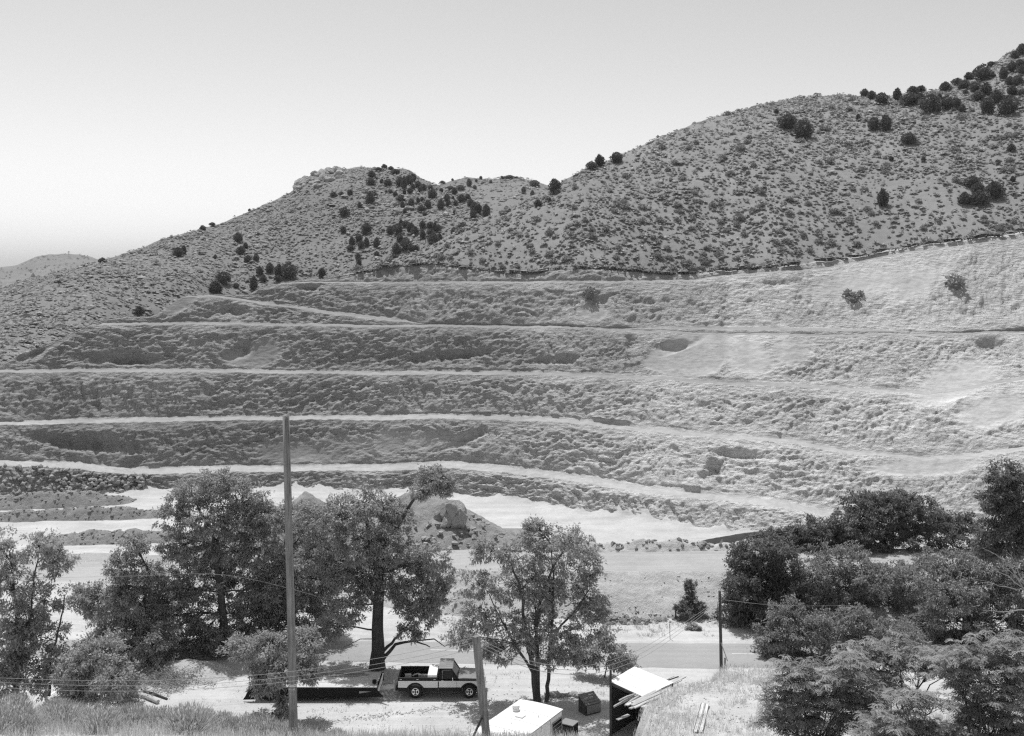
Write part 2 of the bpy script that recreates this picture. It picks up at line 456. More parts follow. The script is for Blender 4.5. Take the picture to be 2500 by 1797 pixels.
# strata: warped, dipping layers
Q = P.copy()
big = fbm(Q / 22.0, 3); 
warp = fbm(Q / 9.0 + 5, 3)
dip = 0.18 * Q[..., 0] - 0.0016 * (Q[..., 0]) ** 2
u = Q[..., 2] + dip * 0.5 + 2.0 * warp
S = np.stack([Q[..., 0] / 4.2, u / 1.15, Q[..., 1] / 5], -1)
strat = fbm(S, 5, 0.6, ridge=True)
fine = fbm(np.stack([Q[..., 0] / 1.5, (u - 0.35 * Q[..., 0]) / 0.5, Q[..., 1] / 1.5], -1), 3, 0.65, ridge=True)
lump = fbm(np.stack([Q[..., 0] / 2.2, Q[..., 1] / 2.2, Q[..., 2] / 1.6], -1), 4, 0.6)
crag = fbm(np.stack([(Q[..., 0] + 1.2 * u) / 3.2, (u - 0.5 * Q[..., 0]) / 1.6, Q[..., 1] / 4], -1), 4, 0.6, ridge=True)
mix = sm(-0.15, 0.25, big)
rough = (0.62 * strat * mix + 0.66 * crag * (1 - mix)) + 0.28 * lump + 1.0 * big + 0.42 * fine
amp = isface * (0.22 + 0.78 * np.minimum(1, edge * 2.2)) * (1 - 0.82 * scree)
N = grid_normals(P); N *= np.where((N[..., 1:2] > 0), -1, 1)
nsm = N.copy()
for _ in range(6):
    nsm[:, 1:-1] = (nsm[:, :-2] + nsm[:, 1:-1] + nsm[:, 2:]) / 3
    nsm[1:-1] = (nsm[:-2] + nsm[1:-1] + nsm[2:]) / 3
nsm /= np.linalg.norm(nsm, axis=-1, keepdims=True) + 1e-9
gmask = sm(0.0, 0.3, fbm(Q / 13.0 + 31, 2))
gully = fbm(np.stack([(Q[..., 0] + 0.35 * Q[..., 2]) / 1.3, Q[..., 1] / 5, Q[..., 2] / 9], -1), 4, 0.6, ridge=True)
rough = rough * (1 - 0.5 * gmask) + 0.75 * gully * gmask
disp = amp * rough * 0.85 - carve * isface * np.minimum(1, edge * 3) + 0.12 * lump * (1 - isface) 
crease = isface * np.exp(-((tt[:, None]) / 0.16) ** 2) * (0.2 + 1.1 * np.maximum(0, fbm(np.stack([P[..., 0] / 4, P[..., 1] / 4, P[..., 2] / 9], -1), 4, .6)))   # rubble toe
hts = np.stack([lines[k_ + 1][1] - lines[k_][1] for k_ in range(len(lines) - 1)])[kk]   # height of the face each row belongs to
disp = disp * (0.15 + 0.85 * sm(0.4, 3.0, hts)) * 1.0; crease = crease * sm(1.0, 4.0, hts)
P = P + nsm * (disp + crease * 0.8)[..., None]
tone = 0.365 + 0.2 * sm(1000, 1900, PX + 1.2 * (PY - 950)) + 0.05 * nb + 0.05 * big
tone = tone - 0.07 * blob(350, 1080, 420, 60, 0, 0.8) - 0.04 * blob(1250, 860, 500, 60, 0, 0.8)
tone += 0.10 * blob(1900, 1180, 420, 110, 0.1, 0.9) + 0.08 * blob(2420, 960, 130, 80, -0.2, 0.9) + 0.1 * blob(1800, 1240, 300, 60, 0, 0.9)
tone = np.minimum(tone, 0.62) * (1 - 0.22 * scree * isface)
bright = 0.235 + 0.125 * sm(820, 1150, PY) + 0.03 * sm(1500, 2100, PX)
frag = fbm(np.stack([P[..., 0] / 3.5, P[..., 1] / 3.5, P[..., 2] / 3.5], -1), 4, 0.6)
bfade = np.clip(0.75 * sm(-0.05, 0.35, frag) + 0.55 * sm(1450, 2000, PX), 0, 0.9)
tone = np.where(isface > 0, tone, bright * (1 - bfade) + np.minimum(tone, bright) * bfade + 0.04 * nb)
names = {1: 'bench', 0: 'pit_face'}
starts = np.flatnonzero(np.r_[True, np.diff(kk) > 0]); ends = np.r_[starts[1:], len(kk) - 1]
for a, b in zip(starts, ends):
    nm = 'rock_face' if kk[a] % 2 == 0 else 'bench_terrain'
    blk = slice(a, b + 1); nr = b + 1 - a
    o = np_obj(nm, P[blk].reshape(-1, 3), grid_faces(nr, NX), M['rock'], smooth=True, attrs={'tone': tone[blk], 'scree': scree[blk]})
    tag(o, kind='structure')
RIM_P = P[-1].copy()


class Sheet:
    """terrain sheet: one column per photo column, rows away from the viewer; kept for look-ups"""
    def __init__(self, x, Pm): self.x, self.P = x, Pm; self.y = HY + (H - Pm[..., 2]) / Pm[..., 1] * FP
    def at(self, x, y):
        c = (x - self.x[0]) / (self.x[1] - self.x[0]); c = min(max(c, 0), len(self.x) - 1.001); i = int(c); f = c - i
        P_ = self.P[:, i] * (1 - f) + self.P[:, i + 1] * f; yy = self.y[:, i] * (1 - f) + self.y[:, i + 1] * f
        k = int(np.argmax(yy <= y)) if (yy <= y).any() else int(np.argmin(yy))
        if k == 0: return P_[0]
        t = (yy[k - 1] - y) / max(yy[k - 1] - yy[k], 1e-6); t = min(max(t, 0), 1)
        return P_[k - 1] * (1 - t) + P_[k] * t


def gsm(a, w=25):
    k = np.exp(-np.linspace(-2, 2, 2 * w + 1) ** 2); k /= k.sum(); return np.convolve(np.pad(a, w, mode='edge'), k, 'valid')


def hill_sheet(name, x, d0, z0, ytop, s, rows, mat, amp, scale, back=60, convex=0.3, seed=0.0):
    q = (ytop - HY) / FP
    d1 = (H - z0 + s * d0) / (s + q); d1 = np.maximum(d1, d0 + 2); z1 = H - q * d1
    t = np.linspace(0, 1, rows)[:, None]
    e0 = np.exp(-(t / 0.02))
    ds, zs_, d1, z1 = gsm(d0), gsm(z0), gsm(d1), None
    z1 = H - q * d1
    D = ds + t * (d1 - ds) + (d0 - ds) * e0; Z = zs_ + (z0 - zs_) * e0 + (z1 - zs_) * (t + convex * t * (1 - t))
    t2 = np.linspace(0.1, 1, 9)[:, None]
    D2 = d1 + t2 * back; Z2 = z1 + back * (0.05 * t2 - 0.45 * t2 * t2)
    D = np.concatenate([D, D2]); Z = np.concatenate([Z, Z2])
    X = (x - CX) / FP * D
    n = fbm(np.stack([X / scale + seed, D / scale, Z / scale], -1), 5, 0.5)
    n2 = fbm(np.stack([X / scale * 6 + seed, D / scale * 6, Z / scale * 6], -1), 3, 0.5)
    fade = np.concatenate([np.sin(t * math.pi) ** 0.5 * np.ones_like(D[:rows]), np.ones_like(D2)])
    Z = Z + amp * n * fade * sm(0, 12, (d1 - d0))[None] + 0.15 * amp * n2 * sm(0, 12, (d1 - d0))[None]
    Pm = np.stack([X, D, Z], -1)
    o = np_obj(name, Pm.reshape(-1, 3), grid_faces(len(D), len(x)), mat, smooth=True); tag(o, kind='structure')
    return Sheet(x, Pm[:rows])


# right hill: grows out of the pit rim
YS_R = pl([(790, 684), (828, 674), (885, 659), (952, 634), (994, 623), (1026, 612), (1060, 596), (1105, 575), (1147, 552), (1198, 528), (1240, 512), (1300, 476), (1345, 462), (1374, 441), (1425, 414), (1491, 389), (1547, 364), (1578, 350), (1640, 323), (1700, 300), (1774, 277), (1847, 258), (1958, 237), (2053, 230), (2123, 237), (2179, 234), (2271, 221), (2326, 210), (2374, 194), (2429, 157), (2466, 128), (2500, 112), (2900, -30)])
xr = np.linspace(790, 2860, 420)
rd, rz_ = np.interp(xr, xs, RIM_P[:, 1]), np.interp(xr, xs, RIM_P[:, 2])
wr = fbm(np.stack([xr / 16, xr * 0, xr * 0], -1), 4) * 2.2
HILL_R = hill_sheet('hill', xr, rd + 0.3, rz_ + 0.12, np.minimum(YS_R(xr) + wr, np.interp(xr, xs, rim) - 1), 0.47, 130, M['hill'], 1.6, 26, seed=2.0)

YS_M = pl([(-400, 740), (0, 703), (159, 663), (238, 640), (286, 624), (349, 604), (413, 580), (488, 560), (556, 540), (635, 505), (710, 469), (726, 453), (754, 430), (790, 418), (833, 413), (882, 408), (927, 412), (989, 412), (1001, 417), (1031, 437), (1063, 449), (1100, 463), (1119, 476), (1149, 487), (1174, 508), (1196, 533), (1300, 610), (1450, 690)])
xm = np.linspace(-380, 1420, 360)
kx = sm(-200, 800, xm)
md = np.interp(xm, xs, RIM_D) + 14 + 120 * kx
my = np.minimum(np.interp(xm, xs, rim), 700 + 240 * (1 - kx)) + 14
ms = 0.10 + 0.28 * kx
HILL_M = hill_sheet('hill', xm, md, H - (my - HY) / FP * md, YS_M(xm) + fbm(np.stack([xm / 14, xm * 0, xm * 0 + 4], -1), 4) * 2.0, ms, 110, M['midhill'], 3.0, 55, back=120, seed=9.0)

YS_B = pl([(900, 540), (960, 505), (1040, 464), (1075, 450), (1105, 440), (1139, 433), (1174, 437), (1240, 436), (1264, 435), (1300, 440), (1338, 452), (1400, 480), (1500, 520), (1700, 560)])
xb = np.linspace(900, 1700, 140)
bd = np.full(140, 640.0)
HILL_B = hill_sheet('hill', xb, bd, H - (610 - HY) / FP * bd, YS_B(xb) + fbm(np.stack([xb / 14, xb * 0, xb * 0 + 8], -1), 4) * 2.0, 0.36, 90, M['midhill'], 4.0, 60, back=150, seed=4.0)

YS_0 = pl([(-700, 700), (-300, 690), (0, 656), (40, 651), (71, 637), (99, 625), (151, 620), (190, 622), (222, 628), (254, 635), (350, 680), (600, 720)])
x0 = np.linspace(-700, 600, 160)
fd = np.full(160, 1420.0)
HILL_0 = hill_sheet('hill', x0, fd, H - (770 - HY) / FP * fd, YS_0(x0) + fbm(np.stack([x0 / 20, x0 * 0, x0 * 0 + 1], -1), 4) * 2.5, 0.22, 60, M['farhill'], 9.0, 150, back=200, seed=6.0)

# ------------------------------------------------------------------ pit floor, spoil slope, haul road, bank, yard
kr = sm(500, 1250, xs)                            # right part has the raised haul road
m3d = 101.0 - 5.1 * kr; m3z = 2.56 * kr
m4d = 94.8 - 6.0 * kr; m4z = 2.6 * kr
m5d = 92.5 - 7.5 * kr
strip = lambda *ls: ls
def ground_strip(name, la, lb, nr, mat, amp=0.0, scale=4.0, curve=0.0, cols=NX // 3, toe=0.0):
    sel = np.linspace(0, NX - 1, cols).astype(int)
    t = np.linspace(0, 1, nr)[:, None]
    D = la[0][sel] + (lb[0][sel] - la[0][sel]) * t; Z = la[1][sel] + (lb[1][sel] - la[1][sel]) * t
    X = (xs[sel] - CX) / FP * D
    e = np.sin(t * math.pi) ** 0.6
    Z = Z + e * (amp * fbm(np.stack([X / scale, D / scale, D * 0 + 3], -1), 5, 0.55) + curve)
    if toe: Z = Z + toe * np.exp(-np.abs(D - la[0][sel]) / 1.6) * (0.75 + 0.9 * fbm(np.stack([X / 2.5, D / 2.5, D * 0], -1), 4, .6))
    o = np_obj(name, np.stack([X, D, Z], -1).reshape(-1, 3), grid_faces(nr, cols), mat, smooth=True)
    return tag(o, kind='structure')
one = np.ones(NX)
ground_strip('pit_floor', (lines[0][0] + 1.0, lines[0][1] - 0.02), (150 * one, ZF * one), 90, M['floor'], 0.35, 9, toe=1.5)
ground_strip('spoil_slope', (150 * one, ZF * one), (125 * one, -5.8 - 5 * kr), 30, M['floor'], 0.7, 6)
ground_strip('spoil_slope', (125 * one, -5.8 - 5 * kr), (m3d, m3z), 40, M['spoil'], 0.8, 5)
ground_strip('haul_road', (m3d, m3z), (m4d, m4z), 24, M['haul'], 0.10, 2.0)
ground_strip('embankment', (m4d, m4z), (m5d, 0 * one), 30, M['bank'], 0.35, 1.4, 0.1)
ground_strip('verge_ground', (m5d, 0 * one), (79.9 * one, 0 * one), 30, M['yard'], 0.25, 1.6)
ground_strip('yard_ground', (79.9 * one, 0 * one), (34.0 * one, 0 * one), 90, M['yard'], 0.02, 2.5)

# asphalt road with a worn centre dash
rfar = pl([(-400, 1560), (900, 1566), (1760, 1572), (2900, 1580)]); rnear = pl([(-400, 1600), (900, 1616), (1760, 1633), (2900, 1650)])
rx_ = np.linspace(-400, 2900, 120)
t = np.linspace(0, 1, 8)[:, None]
fa = np.array([G(x, rfar(x)) for x in rx_]); ne = np.array([G(x, rnear(x)) for x in rx_])
jit = fbm(np.stack([rx_ / 8, rx_ * 0, rx_ * 0], -1), 3) * 0.12
fa[:, 1] += jit; ne[:, 1] += jit[::-1]
RP = fa[None] + (ne - fa)[None] * t[..., None]
RP[..., 2] = 0.012 + 0.10 * np.sin(t * math.pi) ** 0.6
tag(np_obj('asphalt_road', RP.reshape(-1, 3), grid_faces(8, 120), M['asphalt'], smooth=True), kind='structure')
for xa in range(-300, 2700, 368):
    xa0 = xa + 147 + 100
    a, b = G(xa0, 0.54 * rfar(xa0) + 0.46 * rnear(xa0)), G(xa0 + 119, 0.54 * rfar(xa0 + 119) + 0.46 * rnear(xa0 + 119))
    m = MB(); n_ = Vector((0, 0.055, 0)); z_ = 0.122
    m.poly([(a[0], a[1] - .055, z_), (b[0], b[1] - .055, z_), (b[0], b[1] + .055, z_), (a[0], a[1] + .055, z_)])
    tag(m.build('road_marking', M['paint']), kind='structure')

# near hillside (brushy slope under the camera) and the knoll on the right: one height field
yC = pl([(-600, 1728), (0, 1733), (100, 1745), (200, 1752), (330, 1772), (450, 1784), (560, 1795), (700, 1806), (900, 1812), (1150, 1818), (1400, 1818), (1480, 1840), (3000, 1900)])
KB = np.array([(5.2, 50), (5.6, 56), (7.0, 59.4), (8.7, 61.0), (10.6, 63.4), (11.5, 66.5), (11.6, 70)])
def knoll_z(X, Y):
    top = 3.1 + 0.19 * (66 - Y)
    top = np.where(Y > 66, 3.1 - 0.55 * np.maximum(Y - 66.3, 0), top)
    bx = np.interp(Y, KB[:, 1], KB[:, 0])
    edge_ = X - bx - 0.15 * np.sin(Y * 2.1)
    return np.where(edge_ < 1.6, top * sm(-0.35, 1.5, edge_), top)
def near_z(X, Y):
    x = CX + X / np.maximum(Y, 1.0) * FP
    zc = H - (yC(x) - HY) / FP * 38
    z = np.where(Y < 30, 25.6 - 0.4185 * (Y - 3), np.where(Y < 38, 14.3 + (zc - 14.3) * (Y - 30) / 8, zc - 0.62 * (Y - 38)))
    return z
def hill_z(X, Y):
    X = np.asarray(X, float); Y = np.asarray(Y, float)
    z = np.maximum(near_z(X, Y), knoll_z(X, Y))
    n = fbm(np.stack([X / 2.2, Y / 2.2, X * 0 + 2], -1), 4) * 0.28 * sm(0.1, 1.0, z)
    return z + n
gx, gy = np.meshgrid(np.linspace(-30, 40, 180), np.linspace(1, 73, 190))
hz = hill_z(gx, gy); hz = np.where(hz < 0.06, -0.35, hz)
tag(np_obj('near_hillside', np.stack([gx, gy, hz], -1).reshape(-1, 3), grid_faces(190, 180), M['knoll'], smooth=True), kind='structure')

def near_pt(x, y, dmin=26, dmax=72):              # where the ray through a photo pixel meets the near ground
    d = np.linspace(dmin, dmax, 500); Pw = np.stack([(x - CX) / FP * d, d, H - (y - HY) / FP * d], -1)
    hgt = np.maximum(hill_z(Pw[:, 0], Pw[:, 1]), 0.0)
    k = int(np.argmax(Pw[:, 2] <= hgt)); 
    if not (Pw[:, 2] <= hgt).any(): k = len(d) - 1
    return np.array((Pw[k, 0], Pw[k, 1], hgt[k]))

# ------------------------------------------------------------------ heaps, berms, boulders
def rdir_(seed, n):
    q_ = np.random.default_rng(seed).normal(size=(n, 3)); return q_ / np.linalg.norm(q_, axis=1, keepdims=True)
def ico(sub=2):
    bm = bmesh.new(); bmesh.ops.create_icosphere(bm, subdivisions=sub, radius=1.0)
    v = np.array([x.co[:] for x in bm.verts]); f = np.array([[y.index for y in x.verts] for x in bm.faces]); bm.free(); return v, f
ICO1, ICO2, ICO3 = ico(1), ico(2), ico(3)
def rock_mesh(name, seed, mat, sub=ICO2, squash=0.75, a=0.35):
    v, f = sub; n = fbm(v * 1.3 + seed * 7.1, 3, 0.6); v2 = v * (1 + a * n)[:, None]
    k = np.random.default_rng(int(seed * 10)).normal(size=(7, 3)); k /= np.linalg.norm(k, axis=1, keepdims=True)
    for kk_ in k:
        dd = v2 @ kk_; over = np.maximum(dd - 0.72, 0); v2 = v2 - over[:, None] * kk_
    v2[:, 2] *= squash
    return np_mesh(name, v2, f, mat, False)
ROCKS = [rock_mesh('stone', i + 1, M['stone']) for i in range(5)]
ROCKS_S = [rock_mesh('stone', i + 11, M['stone'], ICO1) for i in range(4)]
OUT = [rock_mesh('outcrop_rock', i + 21, M['outcrop'], ICO2, 0.9, 0.5) for i in range(5)]

def scatter_rocks(name, pts, sizes, mat, seed=0):
    r = np.random.default_rng(seed); v, f = ICO1; V, Fc = [], []
    for i, (p, s) in enumerate(zip(pts, sizes)):
        w = v * (1 + 0.3 * r.normal(size=(len(v), 1))) * s * np.array((r.uniform(.7, 1.4), r.uniform(.7, 1.4), r.uniform(.5, .9)))
        V.append(w + p); Fc.append(f + i * len(v))
    o = np_obj(name, np.concatenate(V), np.concatenate(Fc), mat); return tag(o, kind='stuff')

def heap(name, c, rx, ry, h, mat, seed, rough=0.25, n=70, power=1.3, rot=0.0):
    a = np.linspace(-1, 1, n); U, V_ = np.meshgrid(a, a)
    r = np.sqrt(U * U + V_ * V_)
    X0, Y0 = U * rx, V_ * ry
    X = c[0] + X0 * math.cos(rot) - Y0 * math.sin(rot); Y = c[1] + X0 * math.sin(rot) + Y0 * math.cos(rot)
    nn = fbm(np.stack([X / 2.5 + seed, Y / 2.5, X * 0], -1), 4, 0.55)
    n2 = fbm(np.stack([X / 0.7 + seed, Y / 0.7, X * 0], -1), 3, 0.6)
    Z = c[2] - 0.35 + (h + 0.35) * np.clip(1 - r ** power * (1 + 0.25 * nn), -0.1, 1) + rough * (nn + 0.5 * n2) * sm(1.05, 0.8, r)
    Z = np.where(r > 1.0, c[2] - 0.6, Z)
    o = np_obj(name, np.stack([X, Y, Z], -1).reshape(-1, 3), grid_faces(n, n), mat, smooth=True)
    return tag(o, kind='structure')

heap('spoil_mound', ((1020 - CX) / FP * 122, 124, -5.5), 14, 15, 7.2, M['moundsoil'], 1.0, 0.8, 110, 1.15)
heap('spoil_mound', ((745 - CX) / FP * 138, 138, -9.0), 9, 9, 7.6, M['moundsoil'], 4.0, 0.9, 90, 1.2)
for cx_, cy_, rx_h, ry_h, seed_ in ((930, 133, 9, 8, 2.0), (1130, 131, 8, 8, 6.0), (650, 142, 8, 7, 9.0)):
    heap('spoil_mound', ((cx_ - CX) / FP * cy_, cy_, -8.5), rx_h, ry_h, 4.6, M['moundsoil'], seed_, 0.7, 80, 1.3)
_r = np.random.default_rng(44); _k = 350; _a = _r.uniform(0, 6.28, _k); _q = _r.uniform(.2, 1, _k) ** .6
_c = np.array(((1020 - CX) / FP * 122, 124)); _x = _c[0] + 14 * _q * np.cos(_a); _y = _c[1] - np.abs(15 * _q * np.sin(_a))
scatter_rocks('rubble', np.stack([_x, _y, -5.5 + 7.2 * (1 - _q ** 1.15) + .1], -1), _r.uniform(.06, .35, _k), M['spoil'], 45)
# long windrows on the pit floor
def windrow(name, xa, ya, xb_, yb, hgt, wid, mat, seed, z=ZF):
    A, B = G(xa, ya, z), G(xb_, yb, z); n = 140; m_ = 22
    t = np.linspace(0, 1, n)[None]; s = np.linspace(-1, 1, m_)[:, None]
    X = A[0] + (B[0] - A[0]) * t + 0 * s; Y = A[1] + (B[1] - A[1]) * t + s * wid
    nn = fbm(np.stack([X / 3 + seed, Y / 3, X * 0], -1), 4, 0.6); n2 = fbm(np.stack([X / 0.8 + seed, Y / 0.8, X * 0], -1), 3, 0.6)
    prof = np.clip(1 - np.abs(s) ** 1.5, 0, 1) * np.sin(np.pi * np.clip(t, 0.0, 1)) ** 0.35
    Z = z - 0.3 + (hgt * (1 + 0.5 * nn)) * prof + 0.4 * n2 * prof ** 0.3
    o = np_obj(name, np.stack([X, Y, Z], -1).reshape(-1, 3), grid_faces(m_, n), mat, smooth=True); tag(o, kind='structure')
    r = np.random.default_rng(int(seed)); k = 260; ti = r.random(k); si = np.clip(r.normal(0, .5, k), -1, 1)
    ii, jj = (ti * (n - 1)).astype(int), ((si + 1) / 2 * (m_ - 1)).astype(int)
    pts = np.stack([X[jj, ii], Y[jj, ii], Z[jj, ii]], -1)
    scatter_rocks('rubble', pts, r.uniform(.06, .26, k) ** 1.0, M['rubble'], int(seed))
windrow('windrow_mound', -60, 1272, 400, 1258, 1.7, 2.2, M['rubble'], 3)
windrow('windrow_mound', 90, 1322, 520, 1316, 1.5, 2.8, M['rubble'], 8)
windrow('windrow_mound', -200, 1252, 330, 1225, 2.2, 3.0, M['rubble'], 12, ZF)
windrow('berm_mound', 1180, 1346, 2050, 1338, 1.0, 1.3, M['bank'], 20, 2.5)
windrow('berm_mound', 1640, 1513, 1770, 1508, 0.45, 0.8, M['bank'], 31, 0.0)
windrow('berm_mound', 1390, 1520, 1640, 1518, 0.4, 0.8, M['bank'], 33, 0.0)
# low mound of near-black ground beside the haul road
heap('dark_mound', ((1900 - CX) / FP * 98.5, 98.5, 2.5), 8.2, 2.2, 1.0, M['darkheap'], 7.0, 0.1, 60, 1.6)
# rubble on the embankment
r = np.random.default_rng(5); k = 900
bx = r.uniform(1000, 2000, k); bt = r.beta(2.2, 1.3, k); dd = 88.8 - bt * 5.0; pz = np.maximum(2.6 * (1 - (88.8 - dd) / 3.8), 0)
scatter_rocks('rubble', np.stack([(bx - CX) / FP * dd, dd, pz + .05], -1), r.uniform(.03, .13, k), M['bank'], 6)
# the toe rubble on the upper left pit road
k = 500; bx = r.uniform(-60, 360, k); di = np.interp(bx, xs, lines[0][0]); tq = r.random(k)
db, zb = np.interp(bx, xs, lines[1][0]), np.interp(bx, xs, lines[1][1])
scatter_rocks('rubble', np.stack([(bx - CX) / FP * (di + (db - di) * tq) , di + (db - di) * tq - 0.7, ZF + (zb - ZF) * tq + 0.2], -1), r.uniform(.12, .5, k), M['stone'], 9)

v, f = ICO3; BV, BF = [], []
for q_, (dx, dy, dz, sx_, sy_, sz_) in enumerate(((0, 0, .9, 1.15, 1.0, 1.5), (-.9, .2, .8, .95, .9, 1.25), (.7, -.1, .5, .8, .85, 1.3), (-.2, -.5, 1.5, .8, .7, .9), (-1.6, .4, .3, .8, .8, .9), (.2, -.75, .2, .7, .6, .8), (-.8, -.6, .1, .7, .6, .7))):
    nn = fbm(v * 1.7 + 3.3 * q_, 4, 0.62, ridge=True); vv = v * (1 + 0.34 * nn)[:, None]
    for kd in rdir_(9 + q_, 8):
        ov_ = np.maximum(vv @ kd - 0.76, 0); vv = vv - ov_[:, None] * kd
    BV.append(vv * np.array((sx_, sy_, sz_)) + np.array((dx, dy, dz))); BF.append(f + q_ * len(v))
vv, f = np.concatenate(BV), np.concatenate(BF)
bo = np_obj('boulder', vv, f, M['outcrop']); bo.location = W(1110, 1275, 120); tag(bo, 'big craggy boulder perched on the spoil mound beside the pit floor', 'boulder')

# rock outcrops on the hill tops
def outcrop(label, sheet, spots, s0):
    root = None
    for i, (x, y, s) in enumerate(spots):
        p = sheet.at(x, y)
        if root is None: root = empty('rock_outcrop', p, label, 'rock outcrop')
        o = bpy.data.objects.new('rock', OUT[i % 5]); link(o, root)
        o.location = Vector(p) - root.location + Vector((0, 0, s * s0 * 0.15)); o.scale = (s * s0 * random.uniform(.8, 1.5), s * s0, s * s0 * random.uniform(.6, .95)); o.rotation_euler = (random.uniform(-.3, .3), random.uniform(-.3, .3), random.uniform(0, 6))
sp = []
for i in range(46):
    x = random.uniform(722, 845); yy = float(YS_M(x)) + abs(random.gauss(3, 11)); sp.append((x, yy, random.uniform(.6, 1.5)))
outcrop('pale craggy rock outcrop capping the middle hill summit', HILL_M, sp, 1.7)
sp = [(random.uniform(2425, 2475), 0, random.uniform(.5, 1.2)) for i in range(18)]; sp = [(x, float(YS_R(x)) + abs(random.gauss(4, 8)), s) for x, _, s in sp]
outcrop('pale ledge of rock on the high shoulder above the juniper grove', HILL_R, sp, 1.0)
sp = [(random.gauss(960, 22), random.gauss(498, 7), random.uniform(.5, 1.3)) for i in range(20)]
outcrop('broken rock ledge halfway up the middle hill among junipers', HILL_M, sp, 1.3)

# far lattice mast on the distant ridge
p = HILL_0.at(168, 622); mast = empty('lattice_mast', (p[0], p[1], p[2] - 0.5), 'tiny mast with crossarms on the distant ridge', 'mast')
m = MB(); m.box((0, 0, 3.2), (.5, .5, 6.6)); m.build('shaft', M['darkpole'], mast)
for z_, w_ in ((3.4, 5.0), (5.4, 3.4)):
    m = MB(); m.box((0, 0, z_), (w_, .4, .45)); m.build('crossarm', M['darkpole'], mast)

# ------------------------------------------------------------------ junipers and sagebrush
def leaf_quads(pos, dirn, nrm, L, Wd, seed=0, bend=0.0):
    dirn = dirn / (np.linalg.norm(dirn, axis=1, keepdims=True) + 1e-9)
    side = np.cross(dirn, nrm); side /= np.linalg.norm(side, axis=1, keepdims=True) + 1e-9
    L = np.asarray(L)[:, None] if np.ndim(L) else L; Wd = np.asarray(Wd)[:, None] if np.ndim(Wd) else Wd
    a = pos; b = pos + dirn * L * 0.45 + side * Wd * 0.5; c = pos + dirn * L + np.array((0, 0, -1.0)) * L * bend; d = pos + dirn * L * 0.45 - side * Wd * 0.5
    V = np.stack([a, b, c, d], 1).reshape(-1, 3); Fc = np.arange(len(pos) * 4).reshape(-1, 4)
    return V, Fc
def leaf_tris(pos, dirn, nrm, L, Wd, bend=0.1):
    dirn = dirn / (np.linalg.norm(dirn, axis=1, keepdims=True) + 1e-9)
    side = np.cross(dirn, nrm); side /= np.linalg.norm(side, axis=1, keepdims=True) + 1e-9
    L, Wd = L[:, None], Wd[:, None]; m_ = pos + dirn * L * 0.25
    V = np.stack([m_ + side * Wd * .55, pos + dirn * L + np.array((0, 0, -1.0)) * L * bend, m_ - side * Wd * .55], 1).reshape(-1, 3)
    return V, np.arange(len(pos) * 3).reshape(-1, 3)
def rdir(r, n):
    v = r.normal(size=(n, 3)); return v / np.linalg.norm(v, axis=1, keepdims=True)

def juniper_mesh(seed, wide):
    r = np.random.default_rng(seed); n = 900
    v = rdir(r, n); rad = r.uniform(.62, 1.0, n) ** .7
    lump = 1 + 0.32 * fbm(v * 1.7 + seed * 3.1, 3)
    h = v[:, 2]
    p = v * (rad * lump)[:, None] * np.array((0.5 * wide, 0.5 * wide, 0.5))
    taper = 1 - 0.38 * np.clip(h, 0, 1) ** 1.2; p[:, :2] *= taper[:, None]; p[:, 2] += 0.5
    d = v * 0.8 + rdir(r, n) * 0.7 + np.array((0, 0, .35))
    V, Fc = leaf_quads(p, d, rdir(r, n), r.uniform(.07, .14, n), r.uniform(.06, .11, n))
    cv, cf = ICO2; core = cv * (0.80 * (1 + .3 * fbm(cv * 1.7 + seed * 3.1, 3)))[:, None] * np.array((.45 * wide, .45 * wide, .46)) + np.array((0, 0, .5))
    cq = np.concatenate([cf, cf[:, 2:3]], 1)
    V2 = np.concatenate([V, core]); 
    tint = np.concatenate([np.repeat(r.uniform(.6, 1.5, n), 4), np.full(len(core), .6)])
    tri = np.concatenate([Fc[:, [0, 1, 2]], Fc[:, [0, 2, 3]], cf + len(V)])
    return np_mesh('juniper', V2, tri, M['juniper'], False, {'tint': tint})
JUN = [juniper_mesh(i + 1, w) for i, w in enumerate((1.0, 0.85, 1.15, 0.75, 1.25, 1.0))]

CR6 = [(45, 540, 80, 75), (112, 580, 80, 90), (215, 625, 110, 110), (368, 585, 110, 95), (500, 635, 120, 150), (605, 505, 70, 85), (525, 520, 70, 100), (600, 600, 80, 90), (700, 700, 170, 170), (790, 650, 120, 90), (860, 675, 130, 100), (955, 685, 125, 95), (1018, 705, 70, 65), (850, 500, 90, 110), (965, 435, 65, 90), (1085, 370, 75, 110), (1215, 390, 150, 140), (1305, 245, 55, 80), (1035, 480, 90, 110), (1050, 540, 50, 60), (1145, 500, 90, 95), (1250, 540, 120, 130), (1175, 590, 90, 90), (1265, 715, 160, 120), (1360, 610, 120, 120), (1465, 725, 170, 170), (1510, 660, 110, 100), (1425, 380, 120, 90), (1510, 310, 105, 80), (1590, 265, 85, 80), (1610, 340, 100, 80), (1490, 435, 80, 90), (1565, 440, 95, 90), (1515, 540, 95, 110), (1610, 540, 60, 60), (1540, 175, 80, 70), (1610, 140, 110, 90), (1320, 360, 40, 60)]
